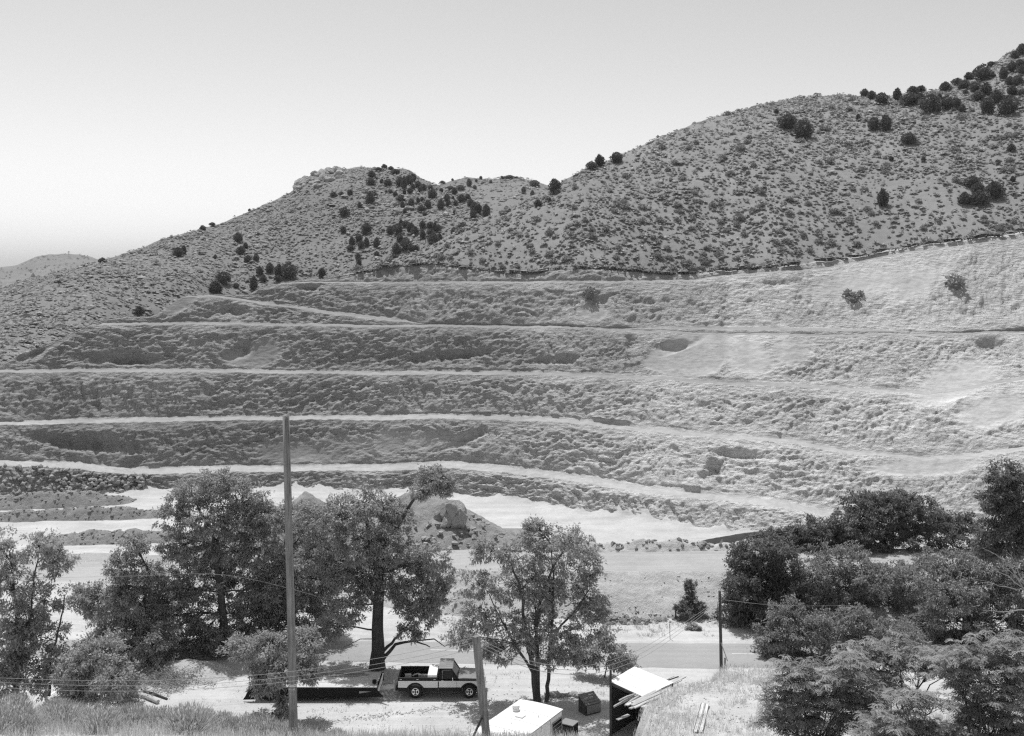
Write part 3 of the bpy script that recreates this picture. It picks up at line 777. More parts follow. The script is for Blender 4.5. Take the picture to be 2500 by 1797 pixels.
CR6b = [(135, 885, 125, 95, 'left of the close juniper pair on the upper right hill face'), (255, 890, 150, 125, 'taller right one of the close juniper pair on the upper hill face'), (480, 1025, 110, 115, 'lone round juniper below the close pair on the right hill face'), (310, 1190, 45, 45, 'small dark juniper on open brush, left of its twin'), (630, 1200, 50, 40, 'small dark juniper on open brush, right of its twin'), (1505, 1095, 70, 80, 'pale rounded bush on the right hill face near the picture edge'), (1370, 1225, 45, 40, 'tiny dark juniper above the lone clump on the right slope'), (1520, 1400, 55, 60, 'small juniper right of the big clump on the right slope'), (1115, 1455, 110, 120, 'top juniper of the big clump on the right hill face'), (1170, 1520, 110, 110, 'middle juniper of the big clump on the right hill face'), (1340, 1560, 160, 160, 'widest juniper at the right of the big clump on the hill face'), (1040, 1620, 110, 130, 'lowest left juniper of the big clump on the hill face'), (1190, 1625, 140, 150, 'lowest middle juniper of the big clump on the hill face'), (225, 1640, 160, 130, 'lone upright juniper low on the right hill face')]
CR3 = [(605, 580, 95, 95, 'upper left of the two round junipers high on the hill face'), (710, 640, 110, 110, 'lower right of the two round junipers high on the hill face'), (530, 480, 30, 30, 'tiny juniper above the two round junipers'), (1072, 525, 40, 30, 'small pointed juniper left of the close pair'), (793, 362, 18, 25, 'tiny bush on the bare skyline of the right hill')]
CR2 = [(2165, 155, 75, 75, 'bushy pine on the left skyline of the right hill, upper of two'), (2110, 175, 50, 60, 'lower pine leaning against the skyline pair on the right hill'), (1855, 345, 100, 75, 'ragged dark pine standing at the notch between the hills'), (1740, 440, 50, 50, 'round dark juniper just below the notch pine'), (1820, 410, 35, 25, 'small juniper between the notch pine and round juniper')]
CR8 = [(1045, 135, 50, 65), (1110, 140, 35, 45), (1155, 178, 45, 85), (990, 155, 40, 70), (920, 210, 60, 75), (915, 285, 65, 75), (970, 240, 25, 25), (1020, 268, 40, 30), (1080, 300, 70, 80), (1200, 300, 90, 70), (1240, 320, 110, 60), (1290, 280, 90, 70), (1330, 250, 70, 70), (1380, 315, 65, 50), (1300, 375, 60, 50), (1330, 330, 50, 40), (1400, 360, 50, 40), (1430, 340, 60, 60), (1245, 380, 50, 40), (1500, 330, 40, 40), (1520, 420, 90, 80), (1610, 360, 40, 35), (545, 405, 45, 65), (620, 395, 40, 40), (708, 388, 50, 65), (512, 500, 30, 60), (650, 595, 85, 90), (803, 520, 60, 40), (905, 480, 120, 90), (945, 410, 50, 60), (1155, 405, 50, 55), (1105, 370, 35, 35), (1065, 370, 30, 25), (1210, 460, 70, 80), (1225, 510, 60, 45), (1312, 500, 75, 50), (1380, 470, 55, 45), (1420, 450, 40, 40), (1475, 510, 70, 65), (1605, 530, 100, 65), (1680, 500, 60, 55), (1665, 450, 70, 50), (1725, 440, 40, 35), (1750, 490, 50, 40), (1250, 565, 45, 40), (1410, 545, 55, 70), (1735, 580, 40, 25), (1445, 590, 30, 40), (1740, 380, 60, 70), (1700, 345, 45, 70), (1810, 460, 80, 75), (1870, 440, 60, 60), (1900, 500, 70, 70), (1940, 550, 90, 70), (1985, 570, 90, 60), (1925, 620, 90, 50), (2055, 620, 140, 70), (1100, 775, 80, 60), (1140, 745, 60, 50), (1180, 770, 100, 80), (1210, 690, 60, 50), (1258, 700, 60, 60), (1305, 750, 90, 70), (1350, 780, 80, 70), (1425, 715, 70, 65), (1500, 715, 60, 60), (1545, 740, 80, 60), (1580, 750, 70, 50), (1425, 820, 90, 55), (1530, 870, 110, 100), (1590, 840, 70, 60), (1500, 780, 50, 60), (1735, 785, 75, 75), (1820, 750, 90, 85), (640, 765, 70, 55), (868, 760, 95, 90), (850, 785, 50, 40), (795, 850, 75, 65), (725, 890, 85, 75), (710, 935, 55, 55), (815, 915, 75, 60), (870, 895, 85, 50), (970, 900, 85, 65), (970, 990, 45, 45), (1200, 855, 80, 75), (1260, 930, 110, 90), (1310, 940, 60, 80), (1360, 940, 55, 60), (1165, 970, 100, 80), (788, 1040, 75, 45), (795, 1110, 90, 55), (1145, 1015, 40, 60), (430, 1200, 85, 60)]
CRB = [(1620, 270, 30, 50), (1720, 243, 20, 25), (1800, 335, 45, 70), (1885, 300, 70, 60), (1940, 330, 40, 30), (2000, 235, 35, 30), (1955, 260, 30, 25), (2100, 270, 30, 30), (2220, 225, 25, 40)]
CRB2 = [(1490, 243, 20, 35), (1540, 243, 25, 60), (1590, 240, 15, 30), (1640, 345, 45, 30), (1700, 365, 40, 30), (1715, 295, 40, 60)]
CR1 = [(1247, 540, 35, 45), (1305, 505, 20, 30), (1465, 608, 58, 50), (1510, 645, 35, 28), (1480, 680, 45, 55), (1095, 695, 55, 50), (1130, 680, 50, 38), (1325, 708, 25, 15), (1525, 730, 42, 42), (1575, 725, 45, 35), (1598, 810, 52, 45), (1660, 795, 60, 40), (1715, 825, 80, 60), (1775, 830, 95, 75), (1710, 850, 40, 45), (1620, 850, 40, 40), (1560, 900, 80, 48), (1375, 862, 72, 75), (1325, 920, 72, 100), (1453, 888, 30, 28), (1980, 822, 58, 40), (858, 1055, 52, 55), (630, 735, 30, 50), (520, 755, 15, 18), (1535, 420, 18, 20)]

jn = [0]
def junipers(lst, ox, oy, sc, sheet, group, zone):
    for it in lst:
        cx, cy, h, w = it[:4]; x, y = ox + cx / sc, oy + cy / sc
        p = sheet.at(x, y); d = p[1]
        hm, wm = h / sc * d / FP * 1.05, w / sc * d / FP * 1.1
        o = bpy.data.objects.new('juniper_tree', JUN[jn[0] % 6]); jn[0] += 1; link(o)
        o.location = (p[0], p[1], p[2] - hm * .06); o.scale = (wm, wm, hm); o.rotation_euler = (0, 0, random.uniform(0, 6.28))
        lab = it[4] if len(it) > 4 else zone(x, y, hm, wm)
        tag(o, lab, 'tree', group)
def size(hm, a, b): return 'small' if hm < a else ('medium' if hm < b else 'large')
def zR(x, y, h, w):
    if y < float(YS_R(x)) + 14: pl_ = 'on the skyline of the right ridge'
    elif x < 2260: pl_ = 'in the dense row below the right ridge'
    elif y < 215: pl_ = 'high on the steep shoulder at the right edge'
    else: pl_ = 'in the loose grove under the right shoulder'
    return f'{size(h, 3.2, 4.6)} dark juniper {pl_}'
def zM(x, y, h, w):
    if y < float(YS_M(x)) + 12: pl_ = 'along the summit skyline of the middle hill' if x < 1000 else 'along the right edge of the middle hill'
    elif y > 540: pl_ = 'in the gully clumps of the middle hill' if x > 940 else 'scattered low on the open middle hillside'
    elif x > 940: pl_ = 'in the right flank thicket of the middle hill'
    else: pl_ = 'scattered on the open upper middle hillside'
    return f'{size(h, 7, 10)} {"slender" if w < h * .75 else "round"} juniper {pl_}'
def zL(x, y, h, w):
    pl_ = 'beside the top of the pit ramp road' if y > 640 and x > 480 else 'on the long left slope'
    return f'{size(h, 4, 6.5)} {"slender" if w < h * .8 else "round"} juniper {pl_}'
GR = 'junipers on the right hill'
junipers(CR6, 2100, 100, 4.075, HILL_R, GR, zR); junipers(CR6b, 2100, 100, 4.075, HILL_R, GR, zR)
junipers(CR3, 1700, 100, 2.716, HILL_R, GR, zR); junipers(CR2, 700, 350, 2.835, HILL_R, GR, zR)
junipers([(665, 150, 80, 80, 'bushy pine apart on the left skyline of the right hill')], 1300, 350, 3.24, HILL_R, GR, zR)
junipers(CR8, 680, 380, 4.05, HILL_M, 'junipers on the middle hill', zM)
junipers(CRB, 680, 380, 4.05, HILL_B, 'junipers on the hill behind the saddle', lambda x, y, h, w: f'{size(h, 5, 9)} far juniper on the hill behind the saddle')
junipers(CRB2, 700, 350, 2.835, HILL_B, 'junipers on the hill behind the saddle', lambda x, y, h, w: f'{size(h, 5, 9)} far juniper on the right end of the hill behind the saddle')
junipers(CR1, 0, 350, 2.52, HILL_M, 'junipers on the long left slope', zL)

def shrub_parts(r, sub, ragged=0.3):
    v, f = sub; up = v[:, 2] > -0.35
    keep = up[f].all(1); return v, f[keep]
def shrub_mesh(seed):
    r = np.random.default_rng(seed); n = 150
    v = rdir(r, n); v[:, 2] = np.abs(v[:, 2]); lump = 1 + .35 * fbm(v * 1.6 + seed * 5, 3)
    p = v * (r.uniform(.6, 1, n) * lump)[:, None] * np.array((.5, .5, .8))
    V, Fc = leaf_quads(p, v + rdir(r, n) * .6 + np.array((0, 0, .4)), rdir(r, n), r.uniform(.18, .34, n), r.uniform(.12, .22, n))
    cv, cf = ICO1; core = cv * .8 * np.array((.45, .45, .7))
    tri = np.concatenate([Fc[:, [0, 1, 2]], Fc[:, [0, 2, 3]], cf + len(V)])
    return np_mesh('sagebrush', np.concatenate([V, core]), tri, M['sage'], False, {'tint': np.concatenate([np.repeat(r.uniform(.5, 1.3, n), 4), np.full(len(core), .6)])})
SHR = [shrub_mesh(i + 40) for i in range(6)]

def shrub_spots(sheet, n, ybias, xlo, xhi, seed, thin):
    """random clumpy spots on a sheet, uniform over the ground"""
    r = np.random.default_rng(seed); nr, nc = sheet.P.shape[:2]; out = []
    A = np.linalg.norm(np.cross(sheet.P[1:, :-1] - sheet.P[:-1, :-1], sheet.P[:-1, 1:] - sheet.P[:-1, :-1]), axis=-1)
    w = (A * thin(sheet.P[:-1, :-1])).ravel(); w /= w.sum()
    k = r.choice(len(w), n, p=w); i, j = k // (nc - 1), k % (nc - 1); a, b = r.random(n)[:, None], r.random(n)[:, None]
    return sheet.P[i, j] * (1 - a) * (1 - b) + sheet.P[i + 1, j] * a * (1 - b) + sheet.P[i, j + 1] * (1 - a) * b + sheet.P[i + 1, j + 1] * a * b
def clumpy(Pm):
    n = fbm(Pm / 7.0 + 3, 3); n2 = fbm(Pm / 30.0 + 8, 2)
    return np.clip(0.8 + 0.7 * n + 0.6 * n2, 0.2, 3)
def shrub_mass(name, pts, sizes, mat, seed, tlo=.5, thi=1.25, nleaf=9):
    r = np.random.default_rng(seed); n = len(pts); v, f = shrub_parts(r, ICO1)
    jit = 1 + .28 * r.normal(size=(n, len(v), 1))
    asp = np.stack([r.uniform(.7, 1.3, n), r.uniform(.7, 1.2, n), r.uniform(.45, .85, n)], -1)[:, None]
    V = v[None] * jit * asp * (sizes[:, None, None] * .5) + pts[:, None]
    V[..., 2] += (sizes * .12)[:, None]
    Fc = f[None] + (np.arange(n) * len(v))[:, None, None]
    t = np.repeat(r.uniform(tlo, thi, n), len(v)) * r.uniform(.75, 1.25, n * len(v))
    V = V.reshape(-1, 3); Fc = Fc.reshape(-1, 3)
    # ragged tufts
    c = np.repeat(pts, nleaf, 0); s = np.repeat(sizes, nleaf); m = len(c); dv = rdir(r, m); dv[:, 2] = np.abs(dv[:, 2]) * .9
    p = c + dv * (s * .36)[:, None]
    LV, LF = leaf_quads(p, dv + np.array((0, 0, .5)), rdir(r, m), s * r.uniform(.2, .4, m), s * r.uniform(.12, .25, m))
    tri = np.concatenate([LF[:, [0, 1, 2]], LF[:, [0, 2, 3]]]) + len(V)
    tn = np.concatenate([t, np.repeat(r.uniform(tlo, thi, m), 4)])
    o = np_obj(name, np.concatenate([V, LV]), np.concatenate([Fc, tri]), mat, attrs={'tint': tn}); return tag(o, kind='stuff')

pr = shrub_spots(HILL_R, 19000, 0, 0, 0, 11, clumpy)
sz = np.random.default_rng(12).lognormal(-.22, .32, len(pr))
SAGE = []
order = np.argsort(-sz / pr[:, 1]); top = order[:240]; rest = order[240:]
shrub_mass('sagebrush_cover', pr[rest], sz[rest], M['sage'], 13, nleaf=6)
px_ = CX + pr[:, 0] / pr[:, 1] * FP; py_ = HY + (H - pr[:, 2]) / pr[:, 1] * FP
for i in top:
    o = bpy.data.objects.new('sagebrush', SHR[i % 6]); link(o)
    s = sz[i] * .85; o.location = pr[i]; o.scale = (s * 1.15, s, s * .75); o.rotation_euler = (0, 0, float(i))
    tag(o, None, 'shrub', 'sagebrush clumps on the right hill'); SAGE.append((o, px_[i], py_[i], sz[i]))
LM = [('the notch pine between the hills', 1354, 470), ('the pine pair on the left skyline', 1452, 408), ('the lone pine on the left skyline', 1505, 394), ('the two round junipers', 1940, 325), ('the close juniper pair', 2148, 312), ('the lone round juniper', 2218, 345), ('the lone upright juniper', 2155, 495), ('the big juniper clump', 2390, 470), ('the dense juniper row', 2280, 262), ('the right grove of junipers', 2440, 250), ('the pit rim above the bare bowl', 2020, 640), ('the overhanging cut bank', 1260, 662), ('the bend in the pit rim', 1600, 668), ('the bare patch in mid slope', 1700, 520), ('the bare skyline hump', 1830, 262)]
SG = {}
for o, x, y, z in SAGE:
    ds = [(math.hypot(x - lx, (y - ly) * 1.6), n_, x - lx, y - ly) for n_, lx, ly in LM]; d_, n_, dx, dy = min(ds)
    v_ = 'above' if dy < 0 else 'below'; h_ = 'left of' if dx < 0 else 'right of'
    dr_ = v_ if abs(dx) < abs(dy) * .6 else (h_ if abs(dy) < abs(dx) * .35 else f'{v_} and {h_}')
    if 'skyline' in n_ and dr_ == 'above': dr_ = 'beside'
    SG.setdefault((n_, dr_), []).append((d_, o, z))
ORD = 'first second third fourth fifth sixth seventh eighth ninth tenth eleventh twelfth thirteenth fourteenth fifteenth sixteenth seventeenth eighteenth nineteenth twentieth'.split()
def nth(i): return ORD[i] if i < 20 else ('twenty-' + ORD[i - 20] if i < 29 else f'{i + 1}th')
for (n_, dr_), it in SG.items():
    for k_, (d_, o, z) in enumerate(sorted(it, key=lambda q_: q_[0])):
        o['label'] = f'sagebrush {dr_} {n_}' + (f', {nth(k_)} nearest' if len(it) > 1 else '')
pm = shrub_spots(HILL_M, 17000, 0, 0, 0, 21, clumpy)
shrub_mass('sagebrush_cover', pm, np.random.default_rng(22).lognormal(-.1, .35, len(pm)), M['sage'], 23, nleaf=2)
pb = shrub_spots(HILL_B, 1500, 0, 0, 0, 31, clumpy)
shrub_mass('sagebrush_cover', pb, np.random.default_rng(32).gamma(5, .3, len(pb)) + .5, M['sage'], 33, nleaf=2)
p0 = shrub_spots(HILL_0, 900, 0, 0, 0, 41, clumpy)
shrub_mass('sagebrush_cover', p0, np.random.default_rng(42).gamma(5, .5, len(p0)) + 1, M['juniper'], 43, nleaf=1)
# overhanging shrubs on the pit rim and a few bushes in the pit
ri = np.random.default_rng(51); sel = np.flatnonzero((xs > 850) & (xs < 2700)); cidx = ri.choice(sel, 420)
pe = RIM_P[cidx] + np.stack([ri.normal(0, .3, 420), ri.uniform(-.2, 1.2, 420), ri.uniform(-.1, .2, 420)], -1)
shrub_mass('rim_brush', pe, ri.gamma(5, .22, 420) + .3, M['sage'], 52, .35, 1.0)
PIT = Sheet(xs, P)
for x, y, s, lab in ((2332, 700, 3.0, 'round grey bush alone on the bare bowl at the upper pit'), (2085, 735, 2.0, 'dark bush on the small ledge of the upper pit wall'), (2070, 722, 1.6, 'smaller dark bush behind the ledge bush in the upper pit'), (2100, 722, 1.3, 'little bush at the right end of the upper pit ledge'), (1440, 722, 2.2, 'dark shrub added in place of a shaded hollow in the top rock face')):  # last shrub is added to give the dark of a rock hollow
    p = PIT.at(x, y); o = bpy.data.objects.new('bush', SHR[int(x) % 6]); link(o); o.location = p; o.scale = (s * 1.1, s, s * .85)
    tag(o, lab, 'bush')

# ------------------------------------------------------------------ big trees
class Tubes:
    def __init__(self): self.V, self.F, self.n = [], [], 0
    def add(self, pts, radii, sides=6):
        pts = np.asarray(pts, float); n = len(pts); radii = np.asarray(radii, float)
        tn = np.gradient(pts, axis=0); tn /= np.linalg.norm(tn, axis=1, keepdims=True) + 1e-9
        ref = np.array((0.31, 0.95, 0.05)); a = np.cross(tn, ref); a /= np.linalg.norm(a, axis=1, keepdims=True) + 1e-9; b = np.cross(tn, a)
        th = np.linspace(0, 2 * np.pi, sides, endpoint=False)
        ring = pts[:, None] + radii[:, None, None] * (a[:, None] * np.cos(th)[None, :, None] + b[:, None] * np.sin(th)[None, :, None])
        i = np.arange(n - 1)[:, None] * sides; k = np.arange(sides)[None]; k2 = (k + 1) % sides
        Fc = np.stack([i + k, i + k2, i + sides + k2, i + sides + k], -1).reshape(-1, 4)
        self.V.append(ring.reshape(-1, 3)); self.F.append(Fc + self.n); self.n += n * sides
    def build(self, name, mat, parent=None):
        return np_obj(name, np.concatenate(self.V), np.concatenate(self.F), mat, parent, smooth=True)

def bez(a, b, r, sag=0.12, n=6):
    a, b = np.asarray(a, float), np.asarray(b, float); L = np.linalg.norm(b - a); t = np.linspace(0, 1, n)[:, None]
    off = rdir(r, 1)[0] * L * 0.10 + np.array((0, 0, L * sag))
    return a + (b - a) * t + off * (4 * t * (1 - t)) * 0.6 + np.concatenate([np.zeros((1, 3)), r.normal(0, L * .02, (n - 2, 3)), np.zeros((1, 3))])

def make_tree(name, label, d, base, trunks, clumps, mat='locust', dens=1.0, leaf=(.20, .34, .085), seed=1, group=None, cat='tree', depth=1.0, bare=(), barkmat='bark', spread=0.34, zbase=None, droop=0.25):
    """base: photo pixel of the foot; trunks: list of (pixel polyline, r0, r1); clumps: (x, y, rx, ry) in photo pixels"""
    r = np.random.default_rng(seed); pxm = d / FP
    B = W(base[0], base[1], d) if zbase is None else np.array(((base[0] - CX) / FP * d, d, zbase))
    root = empty(name, tuple(B), label, cat, group)
    T = Tubes(); nodes = []
    for pts, r0, r1 in trunks:
        w = np.array([W(x, y, d) for x, y in pts]); w[:, 1] += np.cumsum(r.normal(0, .12, len(w))) - 0
        if pts[0] == base: w[0] = B
        # resample smooth
        tt_ = np.linspace(0, len(w) - 1, len(w) * 4 - 3); wi = np.stack([np.interp(tt_, np.arange(len(w)), w[:, k]) for k in range(3)], -1)
        wi[1:-1] = (wi[:-2] + wi[1:-1] * 2 + wi[2:]) / 4; wi[1:-1] += r.normal(0, .03, wi[1:-1].shape)
        rr = np.linspace(r0, r1, len(wi)) * (1 + 0.35 * np.exp(-np.arange(len(wi)) / 1.5) * (pts[0] == base))
        T.add(wi - B, rr, 9); nodes += [(wi[k], rr[k]) for k in range(len(wi) // 3, len(wi))]
    NP = np.array([n_[0] for n_ in nodes]); NR = np.array([n_[1] for n_ in nodes])
    LP, LD, LL, LN = [], [], [], []
    for (cx, cy, rx, ry) in clumps:
        c = W(cx, cy, d); a = np.array((rx * pxm, 0.5 * (rx + ry) * pxm * 1.1, ry * pxm)); c[1] += r.normal(0, .5 * a[1]) * depth + 0.25 * a[1] * depth
        dist = np.linalg.norm(NP - c, axis=1) + 1.5 * np.maximum(0, NP[:, 2] - c[2])
        k = int(np.argmin(dist)); limb = bez(NP[k], c, r); rl = min(NR[k] * .6, 0.02 + 0.016 * np.linalg.norm(c - NP[k]))
        T.add(limb - B, np.linspace(rl, .02, len(limb)), 6)
        nt = int(29 * dens * (a[0] * a[2]) ** .75) + 8
        dv = rdir(r, nt); rad = r.uniform(.25, 1.0, nt) ** .55
        lump = 1 + .35 * fbm(dv * 1.9 + c[0], 2)
        ends = c + dv * (rad * lump)[:, None] * a
        for q, e in enumerate(ends):
            st = limb[r.integers(2, len(limb))]
            if q % 2 == 0: T.add(bez(st, e, r, .06, 4) - B, np.array((.022, .016, .010, .006)), 3)
            n = int(r.integers(38, 60)); out = (e - c) / a; out /= np.linalg.norm(out) + 1e-6
            axis = out * .6 + rdir(r, 1)[0] * .5; al = r.uniform(-.5, .5, n)
            pp = e + axis * al[:, None] * spread * 1.6 + r.normal(0, spread * .42, (n, 3)) * np.array((1, 1, .6))
            dr = out * .7 + rdir(r, n) * .9 + np.array((0, 0, -droop))
            LP.append(pp); LD.append(dr); LL.append(r.uniform(leaf[0], leaf[1], n) * .9); LN.append(rdir(r, n) * .7 + np.array((0, 0, .8)))
    for pts, r0 in bare:                          # dead limbs
        w = np.array([W(x, y, d) for x, y in pts]); T.add(w - B, np.linspace(r0, r0 * .3, len(w)), 6)
    T.build('trunk', M[barkmat], root)
    if LP:
        LP, LD, LL, LN = map(np.concatenate, (LP, LD, LL, LN))
        V, Fc = leaf_tris(LP - B, LD, LN, LL, LL * r.uniform(.28, .5, len(LL)), bend=.12)
        np_obj('crown', V, Fc, M[mat], root, attrs={'tint': np.repeat(r.uniform(.6, 1.35, len(LL)), 3)})
    return root

make_tree('locust_tree', 'thin see-through locust tree at the left picture edge behind the wires', 66, (38, 1690), [([(38, 1690), (40, 1600), (42, 1480), (30, 1340)], .17, .04), ([(118, 1700), (120, 1610), (150, 1520), (160, 1450)], .10, .03), ([(40, 1600), (75, 1520), (90, 1400), (95, 1330)], .08, .03)],
          [(20, 1350, 60, 55), (90, 1335, 50, 40), (125, 1385, 38, 38), (40, 1430, 65, 50), (105, 1470, 50, 45), (30, 1520, 60, 50), (110, 1560, 60, 50), (15, 1610, 50, 45), (80, 1640, 60, 40), (40, 1570, 60, 50), (150, 1610, 40, 40), (70, 1520, 60, 46), (10, 1660, 50, 34), (130, 1660, 40, 30)], dens=.75, seed=2)
make_tree('locust_shrub', 'dense rounded locust shrub behind the three wires', 63, (235, 1735), [([(235, 1735), (232, 1680), (225, 1620)], .10, .03), ([(235, 1735), (265, 1690), (290, 1650)], .07, .02)],
          [(235, 1600, 65, 38), (180, 1635, 48, 40), (290, 1650, 50, 45), (230, 1680, 90, 42), (300, 1710, 42, 25), (170, 1700, 40, 30)], dens=1.25, seed=3, cat='shrub', zbase=0.0)
make_tree('locust_tree', 'ragged locust with bare dead branch tips left of the tallest left tree', 75.5, (330, 1640), [([(330, 1640), (345, 1560), (350, 1480), (365, 1400), (330, 1330)], .2, .04), ([(350, 1500), (385, 1440), (390, 1400)], .09, .03)],
          [(320, 1335, 40, 28), (300, 1380, 32, 28), (370, 1390, 40, 28), (260, 1470, 62, 40), (330, 1480, 60, 50), (205, 1460, 38, 34), (290, 1550, 80, 50), (390, 1550, 60, 60), (345, 1600, 60, 40), (240, 1530, 50, 35), (280, 1600, 60, 36), (400, 1480, 50, 50), (390, 1610, 50, 36), (230, 1590, 50, 40), (320, 1430, 50, 40)], dens=1.35, seed=4, mat='locust', zbase=0.0, bare=[([(365, 1420), (310, 1412), (285, 1418)], .04), ([(350, 1450), (385, 1380), (388, 1370)], .03)])
make_tree('locust_tree', 'tallest broad locust left of the bare pole', 78, (545, 1605), [([(545, 1605), (550, 1520), (540, 1420), (522, 1330), (525, 1260)], .36, .07), ([(524, 1320), (490, 1250), (470, 1215)], .12, .03), ([(525, 1330), (560, 1270), (590, 1225)], .13, .03), ([(540, 1420), (600, 1350), (640, 1270)], .12, .03)],
          [(465, 1210, 62, 34), (530, 1182, 66, 34), (590, 1215, 56, 36), (640, 1255, 42, 36), (425, 1262, 48, 36), (510, 1262, 70, 42), (590, 1285, 60, 40), (445, 1330, 60, 38), (560, 1345, 70, 44), (635, 1340, 42, 44), (500, 1420, 86, 56), (590, 1430, 66, 56), (420, 1440, 58, 56), (520, 1510, 96, 44), (425, 1540, 66, 46), (600, 1520, 60, 40), (470, 1580, 80, 34), (540, 1560, 60, 36), (380, 1500, 50, 46), (480, 1370, 70, 46), (650, 1440, 44, 44)], dens=1.25, seed=5, zbase=0.0)
make_tree('locust_tree', 'shadowed locust hidden behind the bare pole', 80, (655, 1600), [([(655, 1600), (640, 1500), (630, 1430), (650, 1340)], .26, .06), ([(630, 1440), (700, 1360), (740, 1300)], .12, .03)],
          [(690, 1330, 56, 50), (715, 1255, 52, 34), (762, 1290, 50, 44), (680, 1400, 60, 54), (745, 1400, 60, 54), (650, 1480, 60, 46), (720, 1500, 74, 44), (660, 1540, 60, 40), (780, 1470, 50, 50), (770, 1380, 50, 50), (740, 1550, 70, 34), (800, 1420, 40, 40), (600, 1570, 60, 30), (690, 1450, 60, 50)], dens=1.25, seed=6, zbase=0.0)
make_tree('locust_tree', 'big locust with thick forked trunk standing beside the road', 74.6, (921, 1632), [([(921, 1632), (922, 1540), (926, 1450), (925, 1400)], .44, .30), ([(925, 1405), (908, 1340), (895, 1270), (890, 1230)], .24, .05), ([(925, 1405), (945, 1340), (972, 1280), (1010, 1220), (1050, 1190)], .24, .05), ([(924, 1470), (880, 1430), (850, 1370), (830, 1300)], .2, .04), ([(935, 1610), (965, 1575), (1010, 1565), (1050, 1580)], .14, .03), ([(935, 1590), (975, 1550), (1010, 1510)], .12, .03)],
          [(830, 1245, 64, 38), (900, 1225, 66, 34), (960, 1250, 46, 36), (1058, 1165, 40, 26), (1092, 1200, 26, 18), (1030, 1200, 26, 20), (795, 1310, 66, 52), (880, 1310, 76, 54), (965, 1320, 50, 46), (1050, 1370, 50, 40), (1078, 1425, 34, 30), (820, 1390, 60, 48), (900, 1390, 50, 40), (1000, 1430, 74, 46), (1020, 1495, 52, 34), (850, 1470, 46, 36), (805, 1530, 46, 26), (990, 1370, 40, 36), (1060, 1470, 34, 26), (1005, 1540, 30, 18), (925, 1330, 60, 50), (940, 1430, 50, 40), (880, 1430, 50, 40), (760, 1270, 46, 36), (760, 1360, 50, 46)], dens=1.1, seed=7, zbase=0.0,
          bare=[([(925, 1560), (880, 1560), (840, 1580)], .04), ([(1010, 1565), (1060, 1560), (1085, 1578), (1100, 1572)], .06)])
make_tree('locust_shrub', 'leafy small locust in front of the flatbed trailer', 66, (690, 1748), [([(690, 1748), (680, 1690), (665, 1640), (660, 1590)], .09, .03), ([(685, 1710), (720, 1650), (745, 1600)], .05, .02)],
          [(600, 1580, 46, 26), (660, 1560, 56, 26), (735, 1575, 42, 34), (620, 1625, 56, 34), (700, 1620, 66, 40), (750, 1640, 30, 30), (690, 1730, 24, 22), (640, 1665, 36, 22), (650, 1655, 50, 30)], dens=1.25, seed=8, zbase=0.0, cat='shrub')
make_tree('locust_tree', 'airy multi-stemmed locust between the pickup and the shed', 69, (1312, 1708), [([(1312, 1708), (1298, 1620), (1282, 1540), (1275, 1440), (1235, 1350)], .2, .04), ([(1312, 1708), (1312, 1600), (1308, 1500), (1345, 1390), (1395, 1310)], .16, .04), ([(1334, 1712), (1338, 1640), (1346, 1560), (1352, 1430), (1345, 1330)], .14, .03), ([(1300, 1640), (1240, 1545), (1195, 1450)], .09, .03), ([(1346, 1560), (1400, 1500), (1440, 1440)], .08, .03)],
          [(1322, 1305, 50, 30), (1400, 1305, 52, 36), (1305, 1282, 24, 14), (1200, 1350, 50, 34), (1270, 1365, 60, 38), (1365, 1370, 62, 40), (1445, 1390, 34, 38), (1165, 1420, 46, 36), (1250, 1440, 64, 44), (1345, 1445, 64, 46), (1440, 1465, 42, 40), (1160, 1500, 50, 32), (1235, 1520, 60, 38), (1330, 1535, 60, 42), (1420, 1540, 54, 42), (1120, 1560, 34, 22), (1465, 1500, 26, 34), (1215, 1590, 42, 22), (1390, 1600, 46, 30), (1180, 1575, 36, 22), (1300, 1420, 50, 40), (1310, 1500, 50, 40), (1285, 1570, 40, 30), (1400, 1430, 50, 40), (1345, 1600, 40, 26)], dens=.66, seed=9, zbase=0.0)
make_tree('locust_sapling', 'slim young locust saplings at the roadside left of the shed', 73, (1476, 1640), [([(1476, 1640), (1482, 1610), (1492, 1580)], .04, .015), ([(1462, 1642), (1462, 1615), (1455, 1590)], .03, .012), ([(1430, 1642), (1430, 1610), (1425, 1580)], .03, .012)],
          [(1482, 1556, 30, 24), (1510, 1590, 34, 30), (1528, 1620, 24, 16), (1450, 1598, 26, 24), (1425, 1600, 30, 26)], dens=.95, seed=10, zbase=0.0, cat='tree')
# right grove beyond the road
make_tree('locust_tree', 'dark flat-topped locust at the back of the right grove', 96, (2130, 1590), [([(2130, 1590), (2125, 1450), (2120, 1340), (2150, 1270)], .35, .08), ([(2120, 1380), (2220, 1300), (2280, 1280)], .15, .04)],
          [(2190, 1245, 110, 34), (2090, 1275, 80, 34), (2270, 1285, 90, 36), (2040, 1315, 70, 34), (2130, 1320, 110, 46), (2230, 1330, 110, 46), (1970, 1345, 60, 34), (2060, 1370, 100, 46), (1940, 1310, 50, 26), (2330, 1330, 70, 44), (1885, 1325, 46, 26), (2000, 1290, 60, 30), (2130, 1235, 70, 26), (2200, 1225, 60, 22), (2350, 1285, 60, 30), (2000, 1380, 70, 44), (2290, 1390, 90, 44), (2160, 1390, 90, 44), (2410, 1370, 70, 40)], mat='darkleaf', dens=1.15, seed=12, zbase=0.0, leaf=(.24, .4, .1))
